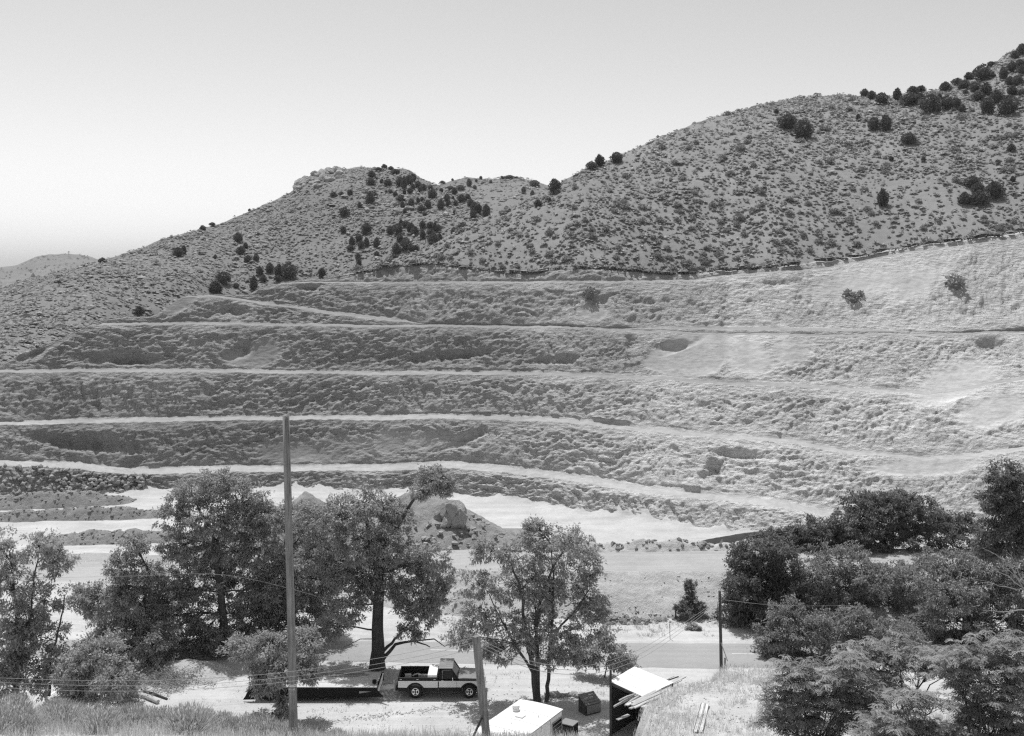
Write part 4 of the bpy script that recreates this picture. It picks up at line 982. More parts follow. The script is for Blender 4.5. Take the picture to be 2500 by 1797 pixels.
make_tree('locust_tree', 'dark leafy locust at the left end of the right grove beyond the road', 84, (1860, 1552), [([(1860, 1552), (1858, 1460), (1850, 1380)], .16, .04), ([(1888, 1552), (1890, 1470), (1900, 1400)], .12, .03)],
          [(1845, 1360, 54, 36), (1800, 1420, 46, 40), (1870, 1420, 60, 46), (1785, 1480, 36, 36), (1840, 1490, 60, 44), (1905, 1480, 60, 54), (1800, 1525, 46, 24), (1880, 1530, 70, 30), (1930, 1400, 44, 44), (1900, 1350, 44, 34), (1815, 1370, 40, 30), (1940, 1450, 44, 50), (1850, 1440, 60, 50), (1920, 1530, 50, 34)], mat='darkleaf', dens=1.3, seed=13, zbase=0.0, leaf=(.22, .36, .1))
make_tree('locust_tree', 'broad sunlit locust in the middle of the right grove', 85, (2080, 1560), [([(2080, 1560), (2080, 1480), (2070, 1400)], .25, .05), ([(2080, 1480), (2150, 1430), (2200, 1400)], .14, .04)],
          [(2060, 1375, 90, 34), (1990, 1405, 56, 40), (2140, 1395, 80, 40), (2060, 1440, 90, 46), (2170, 1450, 80, 46), (1990, 1470, 60, 44), (2100, 1500, 90, 46), (2230, 1420, 70, 50), (2230, 1500, 70, 46), (2020, 1520, 60, 36), (2160, 1540, 70, 36)], mat='midleaf', dens=1.25, seed=14, zbase=0.0)
make_tree('locust_tree', 'wide low locust at the right of the right grove', 80, (2360, 1600), [([(2360, 1600), (2350, 1500), (2340, 1420)], .25, .05), ([(2355, 1520), (2430, 1450), (2470, 1420)], .14, .04)],
          [(2330, 1390, 80, 36), (2420, 1400, 80, 40), (2300, 1440, 80, 46), (2390, 1460, 90, 46), (2480, 1450, 70, 50), (2320, 1510, 90, 50), (2430, 1530, 90, 50), (2250, 1550, 60, 40), (2520, 1530, 60, 50), (2330, 1570, 80, 30), (2430, 1580, 80, 30), (2490, 1390, 60, 40)], mat='midleaf', dens=1.25, seed=15, zbase=0.0)
make_tree('locust_tree', 'low pale locust at the near left of the right grove by the road', 75.5, (2000, 1650), [([(2000, 1650), (1985, 1600), (1960, 1540)], .14, .04), ([(2000, 1640), (2060, 1580), (2100, 1530)], .12, .03)],
          [(1930, 1510, 50, 34), (1895, 1560, 44, 36), (1960, 1555, 60, 40), (1890, 1600, 36, 26), (1945, 1605, 50, 26), (2020, 1530, 60, 38), (2100, 1520, 50, 40), (2180, 1540, 54, 38), (2050, 1570, 60, 30), (2130, 1570, 56, 26)], mat='midleaf', dens=1.25, seed=16, zbase=0.0)
make_tree('locust_tree', 'dark tall tree leaning in at the right picture edge', 70, (2540, 1640), [([(2540, 1640), (2530, 1450), (2505, 1300), (2480, 1200)], .3, .06)],
          [(2455, 1165, 46, 40), (2490, 1210, 60, 46), (2430, 1225, 38, 30), (2470, 1265, 60, 34), (2420, 1300, 40, 24), (2490, 1330, 70, 40), (2430, 1340, 46, 30), (2540, 1270, 60, 90)], mat='darkleaf', dens=1.25, seed=17, zbase=1.0)
dt = make_tree('dead_tree', 'bleached leafless branches reaching in at the right edge', 56, (2560, 1560), [([(2560, 1560), (2530, 1480), (2500, 1440)], .08, .04)], [], bare=[], barkmat='paletwig', seed=18, zbase=3.0)
T = Tubes(); B = np.array(dt.location); rr_ = np.random.default_rng(19)
for x1, y1, x2, y2 in ((2510, 1440, 2440, 1375), (2510, 1445, 2400, 1430), (2520, 1450, 2420, 1395), (2500, 1440, 2455, 1360), (2510, 1490, 2400, 1490), (2470, 1488, 2440, 1520), (2480, 1400, 2420, 1350), (2500, 1420, 2470, 1345)):
    a, b = W(x1, y1, 56), W(x2, y2, 55.5 + rr_.uniform(-1, 1)); br = bez(a, b, rr_, .05, 7); T.add(br - B, np.linspace(.035, .008, 7), 5)
    for k in (3, 4, 5): T.add(bez(br[k], br[k] + (b - a) * .3 + rr_.normal(0, .25, 3), rr_, .05, 4) - B, np.linspace(.014, .005, 4), 3)
T.build('twigs', M['paletwig'], dt)
make_tree('roadside_bush', 'dark pointed bush at the foot of the gravel embankment', 84.7, (1690, 1500), [([(1690, 1500), (1688, 1460), (1690, 1430)], .05, .02)],
          [(1690, 1440, 14, 22), (1692, 1465, 18, 16), (1665, 1480, 18, 14), (1705, 1485, 22, 14), (1680, 1490, 30, 12)], mat='darkleaf', dens=2.4, leaf=(.12, .2, .06), spread=.16, seed=20, cat='bush', zbase=0.05)
make_tree('roadside_bush', 'low spreading sage bush on the verge across the road', 82.3, (1694, 1540), [([(1694, 1540), (1694, 1530)], .03, .02)], [(1694, 1533, 16, 9), (1684, 1537, 10, 6), (1704, 1537, 10, 6)], mat='locust', dens=2.6, leaf=(.1, .18, .05), spread=.12, seed=21, cat='bush', zbase=0.05)
make_tree('roadside_bush', 'small pale bush upslope of the fence post', 85.0, (1672, 1511), [([(1672, 1511), (1672, 1505)], .03, .02)], [(1672, 1505, 13, 8)], mat='sage', dens=2.6, leaf=(.1, .18, .05), spread=.12, seed=22, cat='bush', zbase=0.05)
# foreground sumac bushes with pinnate leaves
def sumac(label, d, base, stems, clumps, seed, nmul=1.0):
    r = np.random.default_rng(seed); B = W(base[0], base[1], d)
    gz_ = float(hill_z(B[0], B[1])); B[2] = gz_
    root = empty('sumac_bush', tuple(B), label, 'bush', 'leafy sumac bushes on the near knoll')
    T = Tubes(); tips = []
    for (cx, cy, rx, ry) in clumps:
        c = W(cx, cy, d); c[1] += r.normal(0, .5); a = np.array((rx, (rx + ry) * .5, ry)) * d / FP
        br = bez(B + np.array((r.normal(0, .25), r.normal(0, .25), 0)), c, r, .02, 8); T.add(br - B, np.linspace(.045, .012, 8), 6)
        n = int(54 * nmul * (a[0] * a[2]) ** .8) + 8
        dv = rdir(r, n); e = c + dv * a * (r.uniform(.2, 1.35, n) ** .6)[:, None] + r.normal(0, .1, (n, 3)); tips += [(x, c) for x in e]
        for x in e[::3]: T.add(bez(br[5], x, r, .04, 4) - B, np.linspace(.012, .005, 4), 3)
    V, Fc, tint, k0 = [], [], [], 0
    for e, c in tips:
        nl = int(r.integers(5, 8)); az0 = r.uniform(0, 6.28)
        for q in range(nl):
            az = az0 + q * 2.4; L = r.uniform(.28, .48)
            dr = np.array((math.cos(az), math.sin(az), r.uniform(.1, .6))); dr /= np.linalg.norm(dr)
            npair = 7; t_ = np.repeat(np.linspace(.22, 1, npair), 2); 
            pos = e + dr * (t_ * L)[:, None] + np.array((0, 0, -1)) * (t_ ** 2 * L * .55)[:, None]
            sd = np.cross(dr, (0, 0, 1)); sd /= np.linalg.norm(sd)
            sg = np.tile((1, -1), npair)[:, None]
            ld = sd * sg + dr * .45 + np.array((0, 0, -.45)) + r.normal(0, .12, (len(t_), 3))
            v_, f_ = leaf_quads(pos, ld, np.tile((0, 0, 1.0), (len(t_), 1)) + dr * .3, np.full(len(t_), .14) * (1.1 - .35 * t_), np.full(len(t_), .05))
            V.append(v_); Fc.append(f_ + k0); k0 += len(v_); tint.append(np.full(len(v_), r.uniform(.65, 1.35)))
    T.build('stems', M['bark'], root)
    np_obj('crown', np.concatenate(V) - B, np.concatenate(Fc), M['bigleaf'], root, attrs={'tint': np.concatenate(tint)})
sumac('pinnate leaved sumac bush nearest the white boards on the knoll', 47, (1985, 1830), [], [(1930, 1640, 50, 36), (1900, 1690, 40, 40), (1985, 1660, 60, 46), (2040, 1620, 50, 32), (2030, 1700, 60, 40), (1950, 1740, 60, 40), (1900, 1780, 46, 40), (2000, 1790, 60, 40), (2080, 1760, 50, 46), (2100, 1690, 46, 46), (2140, 1730, 40, 50), (2090, 1640, 40, 36), (1960, 1700, 50, 50)], 61)
sumac('tall sumac bush filling the lower right corner', 45, (2400, 1850), [], [(2380, 1590, 66, 36), (2470, 1580, 66, 46), (2330, 1630, 60, 30), (2430, 1650, 70, 44), (2390, 1710, 60, 44), (2480, 1720, 60, 60), (2430, 1780, 76, 50), (2340, 1790, 50, 40), (2510, 1650, 50, 60), (2440, 1610, 60, 40), (2360, 1660, 40, 40), (2480, 1790, 60, 40), (2400, 1750, 50, 40)], 62)
sumac('sumac bush standing behind the bright clearing on the right', 51, (2200, 1790), [], [(2120, 1600, 56, 30), (2200, 1595, 60, 34), (2280, 1605, 60, 30), (2150, 1640, 56, 36), (2250, 1630, 60, 30), (2320, 1610, 50, 34), (2170, 1670, 36, 26)], 63)
sumac('low sumac bush in front of the bright clearing', 44, (2230, 1850), [], [(2200, 1700, 50, 24), (2280, 1715, 50, 20), (2150, 1790, 60, 40), (2240, 1760, 36, 20), (2230, 1800, 70, 34), (2310, 1785, 40, 30), (2150, 1740, 40, 36), (2185, 1770, 40, 30)], 64, 1.0)

# ------------------------------------------------------------------ poles, posts, wires
def pole(name, label, cat, top, bot, rt, rb, mat, group=None, sides=14):
    root = empty(name, tuple(bot), label, cat, group); t_ = Vector(top) - Vector(bot)
    m = MB(); n = 8; m.tube([t_ * (i / n) + Vector((random.gauss(0, .004), random.gauss(0, .004), 0)) for i in range(n + 1)], [rb + (rt - rb) * i / n for i in range(n + 1)], sides)
    m.build('shaft', M[mat], root, True); return root
b_ = W(718.5, 1812, 36); b_[2] = float(hill_z(b_[0], b_[1])) - .3
p1 = pole('utility_pole', 'tall bare weathered pole with white bands in front of the trees', 'pole', W(698, 1014, 36), b_, .112, .142, 'pole')
# white bands and stencil marks near its foot
def on_pole(y): 
    t_ = (y - 1014) / (1812 - 1014); return W(698 + 20.5 * t_, y, 36), .112 + .03 * t_
for y in (1669, 1672.6):
    c, r_ = on_pole(y); m = MB(); m.tube([Vector(c) - Vector((0, 0, .012)), Vector(c) + Vector((0, 0, .012))], r_ + .006, 16); o = m.build('band', M['white'], p1); o.location = -p1.location
c, r_ = on_pole(1679)
for i, (dx, h_) in enumerate(((-.11, .05), (-.075, .05), (-.035, .045), (.0, .05), (.04, .05), (.08, .05))):
    m = MB(); yv = -math.sqrt(max((r_ + .008) ** 2 - dx * dx, 0)); m.box(Vector(c) + Vector((dx, yv, 0)), (.012, .012, h_)); o = m.build('stencil_mark', M['white'], p1); o.location = -p1.location
b_ = W(1192, 1815, 33); b_[2] = float(hill_z(b_[0], b_[1])) - .3
p2 = empty('pole_stub', tuple(b_), 'leaning squared pole stub in front of the pickup nose', 'pole')
tp = Vector(W(1162, 1553, 33)) - Vector(b_)
m = MB(); q = tp.to_track_quat('Z', 'Y').to_matrix(); m.box(tp * .5, (.185, .185, tp.length), (q @ Matrix.Rotation(.6, 3, 'Z')), .012); m.build('shaft', M['pole'], p2)
m = MB(); a = Vector(W(1176, 1752, 32.9)) - Vector(b_); c_ = Vector(W(1150, 1812, 32.6)) - Vector(b_); m.tube([a, c_], .035, 8); m.build('brace', M['darkpole'], p2)
b_ = np.array(near_pt(1762, 1634)); d3 = b_[1]
p3 = pole('utility_pole', 'dark utility pole with a diagonal prop standing on the knoll by the road', 'pole', W(1757, 1443, d3), b_ - (0, 0, .2), .085, .115, 'darkpole')
m = MB(); m.tube([Vector(W(1760, 1561, d3 - .1)) - Vector(b_), Vector(W(1776, 1606, d3 - .5)) - Vector(b_), Vector(near_pt(1788, 1642)) - Vector(b_)], .03, 7); m.build('prop', M['plank'], p3)
m = MB(); m.tube([Vector(W(1757, 1446, d3)) - Vector(b_) + Vector((0, -.14, 0)), Vector(W(1757, 1520, d3)) - Vector(b_) + Vector((0, -.16, 0))], .03, 7); m.build('conduit', M['darkpole'], p3)
o = pole('post_stub', 'short dark stub post beside the knoll utility pole', 'post', W(1770, 1608, d3 - .3), near_pt(1770, 1632) - np.array((0, 0, .1)), .06, .06, 'darkpole', None, 9)
for lab, x, y0, y1, d, r_, cat in (('stout fence post at the foot of the gravel bank', 1649, 1478, 1517, 84.5, .065, 'post'), ('thin marker rod on the far road shoulder', 1635, 1522, 1561, 80.3, .02, 'post'), ('thin leaning stake on the lower gravel bank', 1551, 1481, 1514, 85.6, .02, 'post'), ('thin stake at the left edge of the right grove', 1751, 1470, 1512, 84.5, .02, 'post')):
    pole('fence_post', lab, cat, W(x, y0, d), W(x + 1, y1, d) - np.array((0, 0, .15)), r_, r_, 'darkpole', 'posts along the far side of the road', 8)
lean = MB(); a, b = W(1563, 1483, 86.2), W(1602, 1453, 87.6); lean.tube([a, (a + b) / 2 + np.array((0, 0, .03)), b], [.07, .06, .03], 6); tag(lean.build('driftwood', M['plank']), 'long bleached branch lying on the gravel bank', 'branch')

wires = [
    ('upper wire sagging in front of the left trees', [(-150, 1650, 30), (0, 1655, 31), (160, 1661, 31.5), (331, 1663, 32), (500, 1657, 32.4), (607, 1650, 32.6), (704, 1641, 32.8), (778, 1630, 33), (944, 1604, 33), (1049, 1583, 33), (1160, 1557, 33)]),
    ('middle wire sagging in front of the left trees', [(-150, 1660, 30), (0, 1666, 31), (120, 1671, 31.5), (242, 1675, 32), (380, 1674, 32.2), (500, 1671, 32.4), (580, 1664, 32.6), (704, 1654, 32.8), (860, 1632, 33), (984, 1610, 33), (1077, 1591, 33), (1161, 1567, 33)]),
    ('lowest wire sagging in front of the left trees', [(-150, 1672, 30), (0, 1679, 31), (120, 1684, 31.5), (220, 1688, 32), (360, 1687, 32.2), (500, 1682, 32.4), (590, 1675, 32.6), (704, 1665, 32.8), (860, 1643, 33), (1028, 1613, 33), (1120, 1594, 33), (1163, 1578, 33)]),
    ('upper wire rising across the road to the dark pole', [(1162, 1557, 33), (1300, 1622, 40), (1440, 1630, 47), (1558, 1590, 54), (1640, 1541, 59), (1720, 1488, 64), (1757, 1458, d3)]),
    ('middle wire rising across the road to the dark pole', [(1162, 1565, 33), (1300, 1630, 40), (1440, 1640, 47), (1558, 1602, 54), (1640, 1551, 59), (1720, 1493, 64), (1757, 1464, d3)]),
    ('lowest wire rising across the road to the dark pole', [(1163, 1574, 33), (1300, 1640, 40), (1440, 1652, 47), (1558, 1614, 54), (1640, 1561, 59), (1720, 1498, 64), (1757, 1471, d3)]),
    ('thin wire strung across behind the left trees', [(-100, 1408, 68), (120, 1410, 69), (330, 1407, 70), (560, 1395, 71), (860, 1480, 72), (925, 1490, 74)]),
    ('thin wire running into the right grove', [(1757, 1463, d3), (1860, 1476, 70), (1960, 1480, 74), (2080, 1478, 80)]),
]
for lab, pts in wires:
    w = np.array([W(*p) for p in pts]); t_ = np.linspace(0, len(w) - 1, len(w) * 5); wi = np.stack([np.interp(t_, np.arange(len(w)), w[:, k]) for k in range(3)], -1)
    for _ in range(4): wi[1:-1] = (wi[:-2] + wi[1:-1] + wi[2:]) / 3
    T = Tubes(); T.add(wi, np.full(len(wi), .006 if pts[0][2] < 50 and pts[-1][2] < 50 else .009), 5)
    tag(T.build('power_line', M['wire']), lab, 'wire', 'overhead wires')

# ------------------------------------------------------------------ pickup truck (faces +X), local origin on the ground at rear bumper, near side
def wheel(parent, x, y, r_, w_, out):
    wt = bpy.data.objects.new('wheel', None); link(wt, parent); wt.location = (x, y, r_)
    bm = bmesh.new(); prof = [(.55, -.5), (.9, -.5), (.98, -.38), (1.0, -.2), (1.0, .2), (.98, .38), (.9, .5), (.55, .5)]
    rings = []
    for k in range(28):
        a = 2 * math.pi * k / 28; rings.append([bm.verts.new((p[0] * r_ * math.cos(a), p[1] * w_, p[0] * r_ * math.sin(a))) for p in prof])
    for k in range(28):
        for j in range(len(prof) - 1): bm.faces.new((rings[k][j], rings[k][j + 1], rings[(k + 1) % 28][j + 1], rings[(k + 1) % 28][j]))
    bmesh.ops.recalc_face_normals(bm, faces=bm.faces); me = bpy.data.meshes.new('tyre'); bm.to_mesh(me); bm.free(); me.materials.append(M['rubber']); link(bpy.data.objects.new('tyre', me), wt)
    m = MB(); ri = r_ * .56; s = out
    m.tube([(0, s * w_ * .30, 0), (0, s * w_ * .46, 0)], [ri * 1.0, ri * .97], 24); m.build('rim', M['chrome'], wt)
    m = MB(); m.tube([(0, s * w_ * .47, 0), (0, s * w_ * .50, 0)], ri * .80, 24); m.build('rim_well', M['black'], wt)
    m = MB()
    for k in range(4):
        a = math.pi / 2 * k + .785; m.box((math.cos(a) * ri * .45, s * w_ * .53, math.sin(a) * ri * .45), (ri * .75, .03, ri * .34), Matrix.Rotation(-a, 3, 'Y'))
    m.build('spokes', M['chrome'], wt)
    m = MB(); m.tube([(0, s * w_ * .52, 0), (0, s * w_ * .62, 0)], ri * .26, 14); m.build('hub_cap', M['black'], wt)

TX, TY = -7.25, 69.35
truck = empty('pickup_truck', (TX, TY, .0), 'old two-tone dark and cream pickup truck parked beside the flatbed', 'pickup truck')
TWd = 1.98
def arch_profile(zlo, zhi, x0, x1, arches, n=14):
    """side panel outline between zlo and zhi with wheel arches cut from the lower edge"""
    pts = [(x0, zhi), (x1, zhi), (x1, zlo)]
    for cx, cz, r_ in sorted(arches, key=lambda a: -a[0]):
        if r_ ** 2 - (zlo - cz) ** 2 <= 0: continue
        hw = math.sqrt(r_ ** 2 - (zlo - cz) ** 2); a0 = math.atan2(zlo - cz, hw); a1 = math.pi - a0
        for k in range(n + 1):
            a = a0 + (a1 - a0) * k / n; pts.append((cx + r_ * math.cos(a), cz + r_ * math.sin(a)))
    pts.append((x0, zlo)); return pts
AR = [(1.14, .43, .50), (4.55, .43, .50)]
ARb = [(1.14, .43, .60), (4.55, .43, .60)]
# bed
m = MB()
for y0 in (0.0, TWd - .07): m.prism(arch_profile(.48, 1.30, .05, 2.56, AR[:1]), y0, y0 + .07)
m.box((1.30, TWd / 2, .74), (2.4, TWd - .2, .05)); m.box((.09, TWd / 2, 1.0), (.07, TWd - .02, .60)); m.box((2.53, TWd / 2, 1.0), (.06, TWd - .02, .62))
m.build('bed', M['dkpaint'], truck)
for y0 in (-.02, TWd - .06):
    m = MB(); m.box((1.30, y0 + .04, 1.325), (2.52, .10, .05), None, .012); m.build('bed_rail', M['dkpaint'], truck)
for lab, x0, x1, ar in (('cream side panel', .05, 2.56, ARb[:1]),):
    m = MB(); m.prism(arch_profile(.72, 1.13, x0, x1, ar), -.014, -.002); m.build('side_panel', M['band'], truck)
m = MB(); m.prism(arch_profile(.74, 1.13, 2.63, 3.75, []), -.014, -.002); dr = m.build('door', M['band'], truck)
m = MB(); m.box((2.86, -.035, 1.18), (.14, .035, .03), None, .006); m.build('handle', M['chrome'], dr)
m = MB(); m.prism(arch_profile(.74, 1.13, 3.77, 5.38, ARb[1:]), -.014, -.002); m.build('fender', M['band'], truck)
# trim strip
m = MB(); m.box((2.72, -.018, 1.135), (5.3, .02, .018)); m.build('trim', M['chrome'], truck)
for y0 in (-.03,):
    for cx in (1.14, 4.55):
        m = MB()
        pts = [(cx + .58 * math.cos(a), y0 + .02, .43 + .58 * math.sin(a)) for a in np.linspace(.1, math.pi - .1, 18)]; m.tube(pts, .028, 6); m.build('wheel_arch', M['dkpaint'], truck)
# cab lower body and hood
m = MB()
m.prism(arch_profile(.48, 1.20, 2.62, 5.40, AR[1:]), 0.0, TWd)
m.build('cab_body', M['dkpaint'], truck)
m = MB(); m.prism([(3.85, 1.16), (3.85, 1.255), (4.2, 1.29), (5.15, 1.25), (5.40, 1.19), (5.40, 1.10), (5.2, 1.10)], .10, TWd - .10); m.build('hood', M['midpaint'], truck)
# cab upper: pillars + roof + glass
def gh(x0b, x0t, x1t, x1b, z0, z1): return [(x0b, z0), (x0t, z1), (x1t, z1), (x1b, z0)]
for y0 in (.06, TWd - .13):
    m = MB()
    fr = [((2.64, 1.18), (2.70, 1.84)), ((2.70, 1.84), (3.42, 1.84)), ((3.42, 1.84), (3.86, 1.20))]
    for (xa, za), (xb2, zb2) in fr:
        L_ = math.hypot(xb2 - xa, zb2 - za); ang = math.atan2(zb2 - za, xb2 - xa)
        m.box(((xa + xb2) / 2, y0 + .035, (za + zb2) / 2), (L_ + .05, .07, .085), Matrix.Rotation(-ang, 3, 'Y'))
    m.box((2.78, y0 + .035, 1.51), (.16, .07, .66)); m.build('door_frame', M['dkpaint'], truck)
    m = MB(); m.prism([(2.86, 1.2), (2.87, 1.80), (3.38, 1.80), (3.78, 1.2)], y0 + .03, y0 + .045); m.build('side_window', M['glass'], truck)
    m = MB(); m.tube([(2.85, y0 - .008, 1.24), (2.87, y0 - .008, 1.80), (3.40, y0 - .008, 1.80)], .012, 5); m.build('window_trim', M['chrome'], truck)
m = MB(); m.poly([(3.44, .12, 1.83), (3.88, .12, 1.2), (3.88, TWd - .12, 1.2), (3.44, TWd - .12, 1.83)]); m.build('windshield', M['glass'], truck)
m = MB(); m.poly([(2.66, .12, 1.2), (2.72, .12, 1.82), (2.72, TWd - .12, 1.82), (2.66, TWd - .12, 1.2)]); m.build('rear_window', M['glass'], truck)
m = MB(); m.box((3.06, TWd / 2, 1.865), (.92, TWd - .20, .09), None, .04)
for k in range(4): m.box((3.06 + .2, .45 + k * .36, 1.915), (.45, .05, .018), None, .006)
m.build('roof', M['midpaint'], truck)
m = MB(); m.box((3.05, .085, 1.85), (.84, .05, .03), None, .008); m.build('drip_rail', M['dkpaint'], truck)
m = MB(); m.box((3.52, -.20, 1.30), (.05, .13, .22), None, .02); m.tube([(3.52, -.02, 1.14), (3.52, -.18, 1.22)], .014, 6); m.tube([(3.60, -.02, 1.14), (3.54, -.18, 1.22)], .01, 6); m.build('mirror', M['chrome'], truck)
m = MB(); m.box((5.42, TWd / 2, .95), (.06, TWd - .1, .42), None, .02); m.build('grille', M['chrome'], truck)
for y0 in (.25, TWd - .25):
    m = MB(); m.tube([(5.42, y0, .98), (5.47, y0, .98)], .10, 14); m.build('headlight', M['white'], truck)
m = MB(); m.box((5.5, TWd / 2, .58), (.14, TWd, .16), None, .03); m.build('front_bumper', M['chrome'], truck)
m = MB(); m.box((-.05, TWd / 2, .58), (.14, TWd - .1, .15), None, .03); m.build('rear_bumper', M['black'], truck)
m = MB(); m.box((.04, TWd / 2, 1.02), (.03, TWd - .3, .5), None, .01); m.build('tailgate', M['dkpaint'], truck)
for xx in (.22, 1.28, 2.36):
    m = MB(); m.box((xx, -.012, 1.235), (.13, .02, .035), None, .005); m.build('stake_pocket', M['chrome'], truck)
for cx in (1.14, 4.55):
    wheel(truck, cx, .17, .43, .24, -1); wheel(truck, cx, TWd - .17, .43, .24, 1)
m = MB(); m.box((2.7, TWd / 2, .50), (4.9, .7, .14)); m.build('chassis', M['black'], truck)
# loads in the bed: each its own thing
m = MB(); m.box((TX + 2.21, TY + .99, 1.22), (.58, 1.90, .56), None, .015); o = m.build('toolbox', M['white']); tag(o, 'white lidded toolbox lying across the front of the pickup bed', 'toolbox')
for i, (lab, c, s, rz, mt) in enumerate((('pale board lying along the pickup bed near its rail', (1.15, .55, .80), (1.6, .14, .05), .05, 'palewood'), ('grey board lying askew in the pickup bed', (1.2, 1.1, .80), (1.5, .18, .05), -.14, 'plank'), ('short pale box against the far side of the pickup bed', (.55, 1.45, .90), (.42, .3, .25), .2, 'palewood'), ('rolled light bundle at the far side of the pickup bed', (1.55, 1.55, .88), (.7, .22, .2), .0, 'plank'))):
    m = MB(); m.box((0, 0, 0), s, None, .01); o = m.build('board' if i < 2 else ('crate' if i == 2 else 'bundle'), M[mt]); o.location = (TX + c[0], TY + c[1], c[2]); o.rotation_euler = (0, 0, rz); tag(o, lab, 'board' if i < 2 else ('box' if i == 2 else 'bundle'))

# ------------------------------------------------------------------ flatbed trailer
FX0, FX1, FY0, FY1, FZ = -16.45, -8.35, 68.95, 71.5, .90
fb = empty('flatbed_trailer', (FX0, FY0, 0), 'long low flatbed trailer with dark sides under the trees', 'trailer')
Lf, Wf = FX1 - FX0, FY1 - FY0
npk = 13
m0 = MB(); m0.box((0, 0, 0), (Lf - .3, Wf / npk - .018, .05), None, .006); pk0 = m0.build('plank', M['palewood'], fb)
for i in range(npk):
    o = pk0 if i == 0 else pk0.copy()
    if i: link(o, fb)
    o.location = (Lf / 2, (i + .5) * Wf / npk, FZ - .02 + random.uniform(-.008, .008))
m = MB(); m.prism([(-.05, .86), (Lf - .15, .86), (Lf - .1, .70), (Lf + .25, .30), (-.45, .12), (-.3, .35)], -.02, .05); m.build('side_skirt', M['black'], fb)
m = MB(); m.box((Lf / 2, Wf - .03, .62), (Lf, .08, .5)); m.build('far_rail', M['black'], fb)
m = MB(); m.box((Lf / 2, Wf / 2, .72), (Lf - .5, Wf - .3, .2)); m.build('under_frame', M['black'], fb)
for xx in (1.6, 2.6):
    for yy in (.35, Wf - .35): wheel(fb, xx, yy, .36, .22, -1 if yy < 1 else 1)
m = MB(); m.prism([(Lf - .12, .66), (Lf + .02, .66), (Lf + .2, 1.25), (Lf + .28, 1.75), (Lf + .22, 1.75), (Lf + .08, 1.3)], .0, .07); m.build('headboard_arm', M['plank'], fb)
m = MB(); m.prism([(Lf - .05, .55), (Lf + .9, .70), (Lf + .9, .92), (Lf + .15, .86)], .35, .47); m.tube([(Lf + .9, .41, .5), (Lf + .9, .41, 1.15)], .035, 8); m.build('tongue', M['plank'], fb)
m = MB(); m.prism([(Lf - 1.25, .52), (Lf - 1.25, .66), (Lf - .45, .64)], -.035, -.022); m.build('side_plate', M['tan'], fb)
m = MB(); m.tube([(Lf - .35, .5, .98), (Lf - .35, .5, 1.16)], .14, 12); m.tube([(Lf - .05, .45, .9), (Lf - .05, .45, 1.1)], .1, 10); m.build('winch', M['black'], fb)
for i, (dy, x0_, x1_) in enumerate(((2.2, .6, 6.9), (1.95, 1.0, 7.2), (1.72, .4, 6.6))):
    m = MB(); m.tube([(0, 0, 0), (x1_ - x0_, 0, 0)], .05, 9); o = m.build('pipe', M['tan'] if i % 2 else M['wire']); o.location = (FX0 + x0_, FY0 + dy, FZ + .055)
    tag(o, ('farthest', 'middle', 'nearest')[i] + ' of three long pipes lying on the flatbed deck', 'pipe', 'pipes on the flatbed')

# ------------------------------------------------------------------ caravan
ang = math.atan2(-1.4, 2.39)
cv = empty('caravan', (.47, 62.7, 0), 'white flat-roofed caravan with roof vent at the bottom edge', 'caravan', rz=ang)
CW, CL, CH = 2.72, 6.6, 2.62                      # local x = width to the right, local -y = towards the camera
m = MB(); m.box((CW / 2, -CL / 2, (CH + .35) / 2), (CW, CL, CH - .35), None, .03); m.build('body', M['white'], cv)
m = MB(); a = 8
prof = [(CW * (i / a) * 1.02 - .027, CH + .055 * math.sin(math.pi * i / a)) for i in range(a + 1)] + [(CW + .027, CH - .06), (-.027, CH - .06)]
m.prism(prof, .04, -CL - .04); m.build('roof', M['roofwhite'], cv, False)
m = MB(); m.box((CW + .03, -CL / 2, CH - .03), (.03, CL + .08, .05), None, .008); m.build('roof_trim', M['wire'], cv)
m = MB(); m.tube([(.62, -1.55, CH + .02), (.62, -1.55, CH + .16), (.62, -1.55, CH + .17), (.62, -1.55, CH + .23), (.62, -1.55, CH + .24), (.62, -1.55, CH + .36)], [.19, .19, .15, .15, .22, .19], 18); m.build('roof_vent', M['white'], cv)
m = MB(); m.box((1.25, -2.15, CH + .09), (.46, .40, .07), None, .015); m.build('roof_hatch', M['white'], cv)
m = MB(); m.tube([(2.15, -1.7, CH + .02), (2.15, -1.7, CH + .15)], .02, 7); m.tube([(1.35, -3.25, CH + .02), (1.35, -3.25, CH + .15)], .02, 7); m.build('roof_stub', M['wire'], cv)
def cwindow(y0, y1, z0, z1, slats):
    fr = MB(); t_ = .05
    for (yc, zc, sy, sz_) in ((((y0 + y1) / 2), z1, y1 - y0 + t_, t_), (((y0 + y1) / 2), z0, y1 - y0 + t_, t_), (y0, (z0 + z1) / 2, t_, z1 - z0), (y1, (z0 + z1) / 2, t_, z1 - z0)):
        fr.box((CW + .02, yc, zc), (.05, sy, sz_))
    wf = fr.build('window', M['wire'], cv)
    m = MB(); m.box((CW + .012, (y0 + y1) / 2, (z0 + z1) / 2), (.012, y1 - y0, z1 - z0)); m.build('pane', M['glass'], wf)
    for k in range(1, slats):
        m = MB(); m.box((CW + .03, (y0 + y1) / 2, z0 + (z1 - z0) * k / slats), (.02, y1 - y0, .03)); m.build('louvre', M['wire'], wf)
cwindow(-1.25, -.12, 1.35, 2.25, 4); cwindow(-3.2, -2.85, 1.4, 2.05, 2)
for yy in (-3.2,):
    for xx, s in ((.2, -1), (CW - .2, 1)):
        w0 = bpy.data.objects.new('wheel', None); link(w0, cv); w0.location = (xx, yy, .34)
        m = MB(); m.tube([(-.1, 0, 0), (.1, 0, 0)], .34, 18); m.build('tyre', M['rubber'], w0)
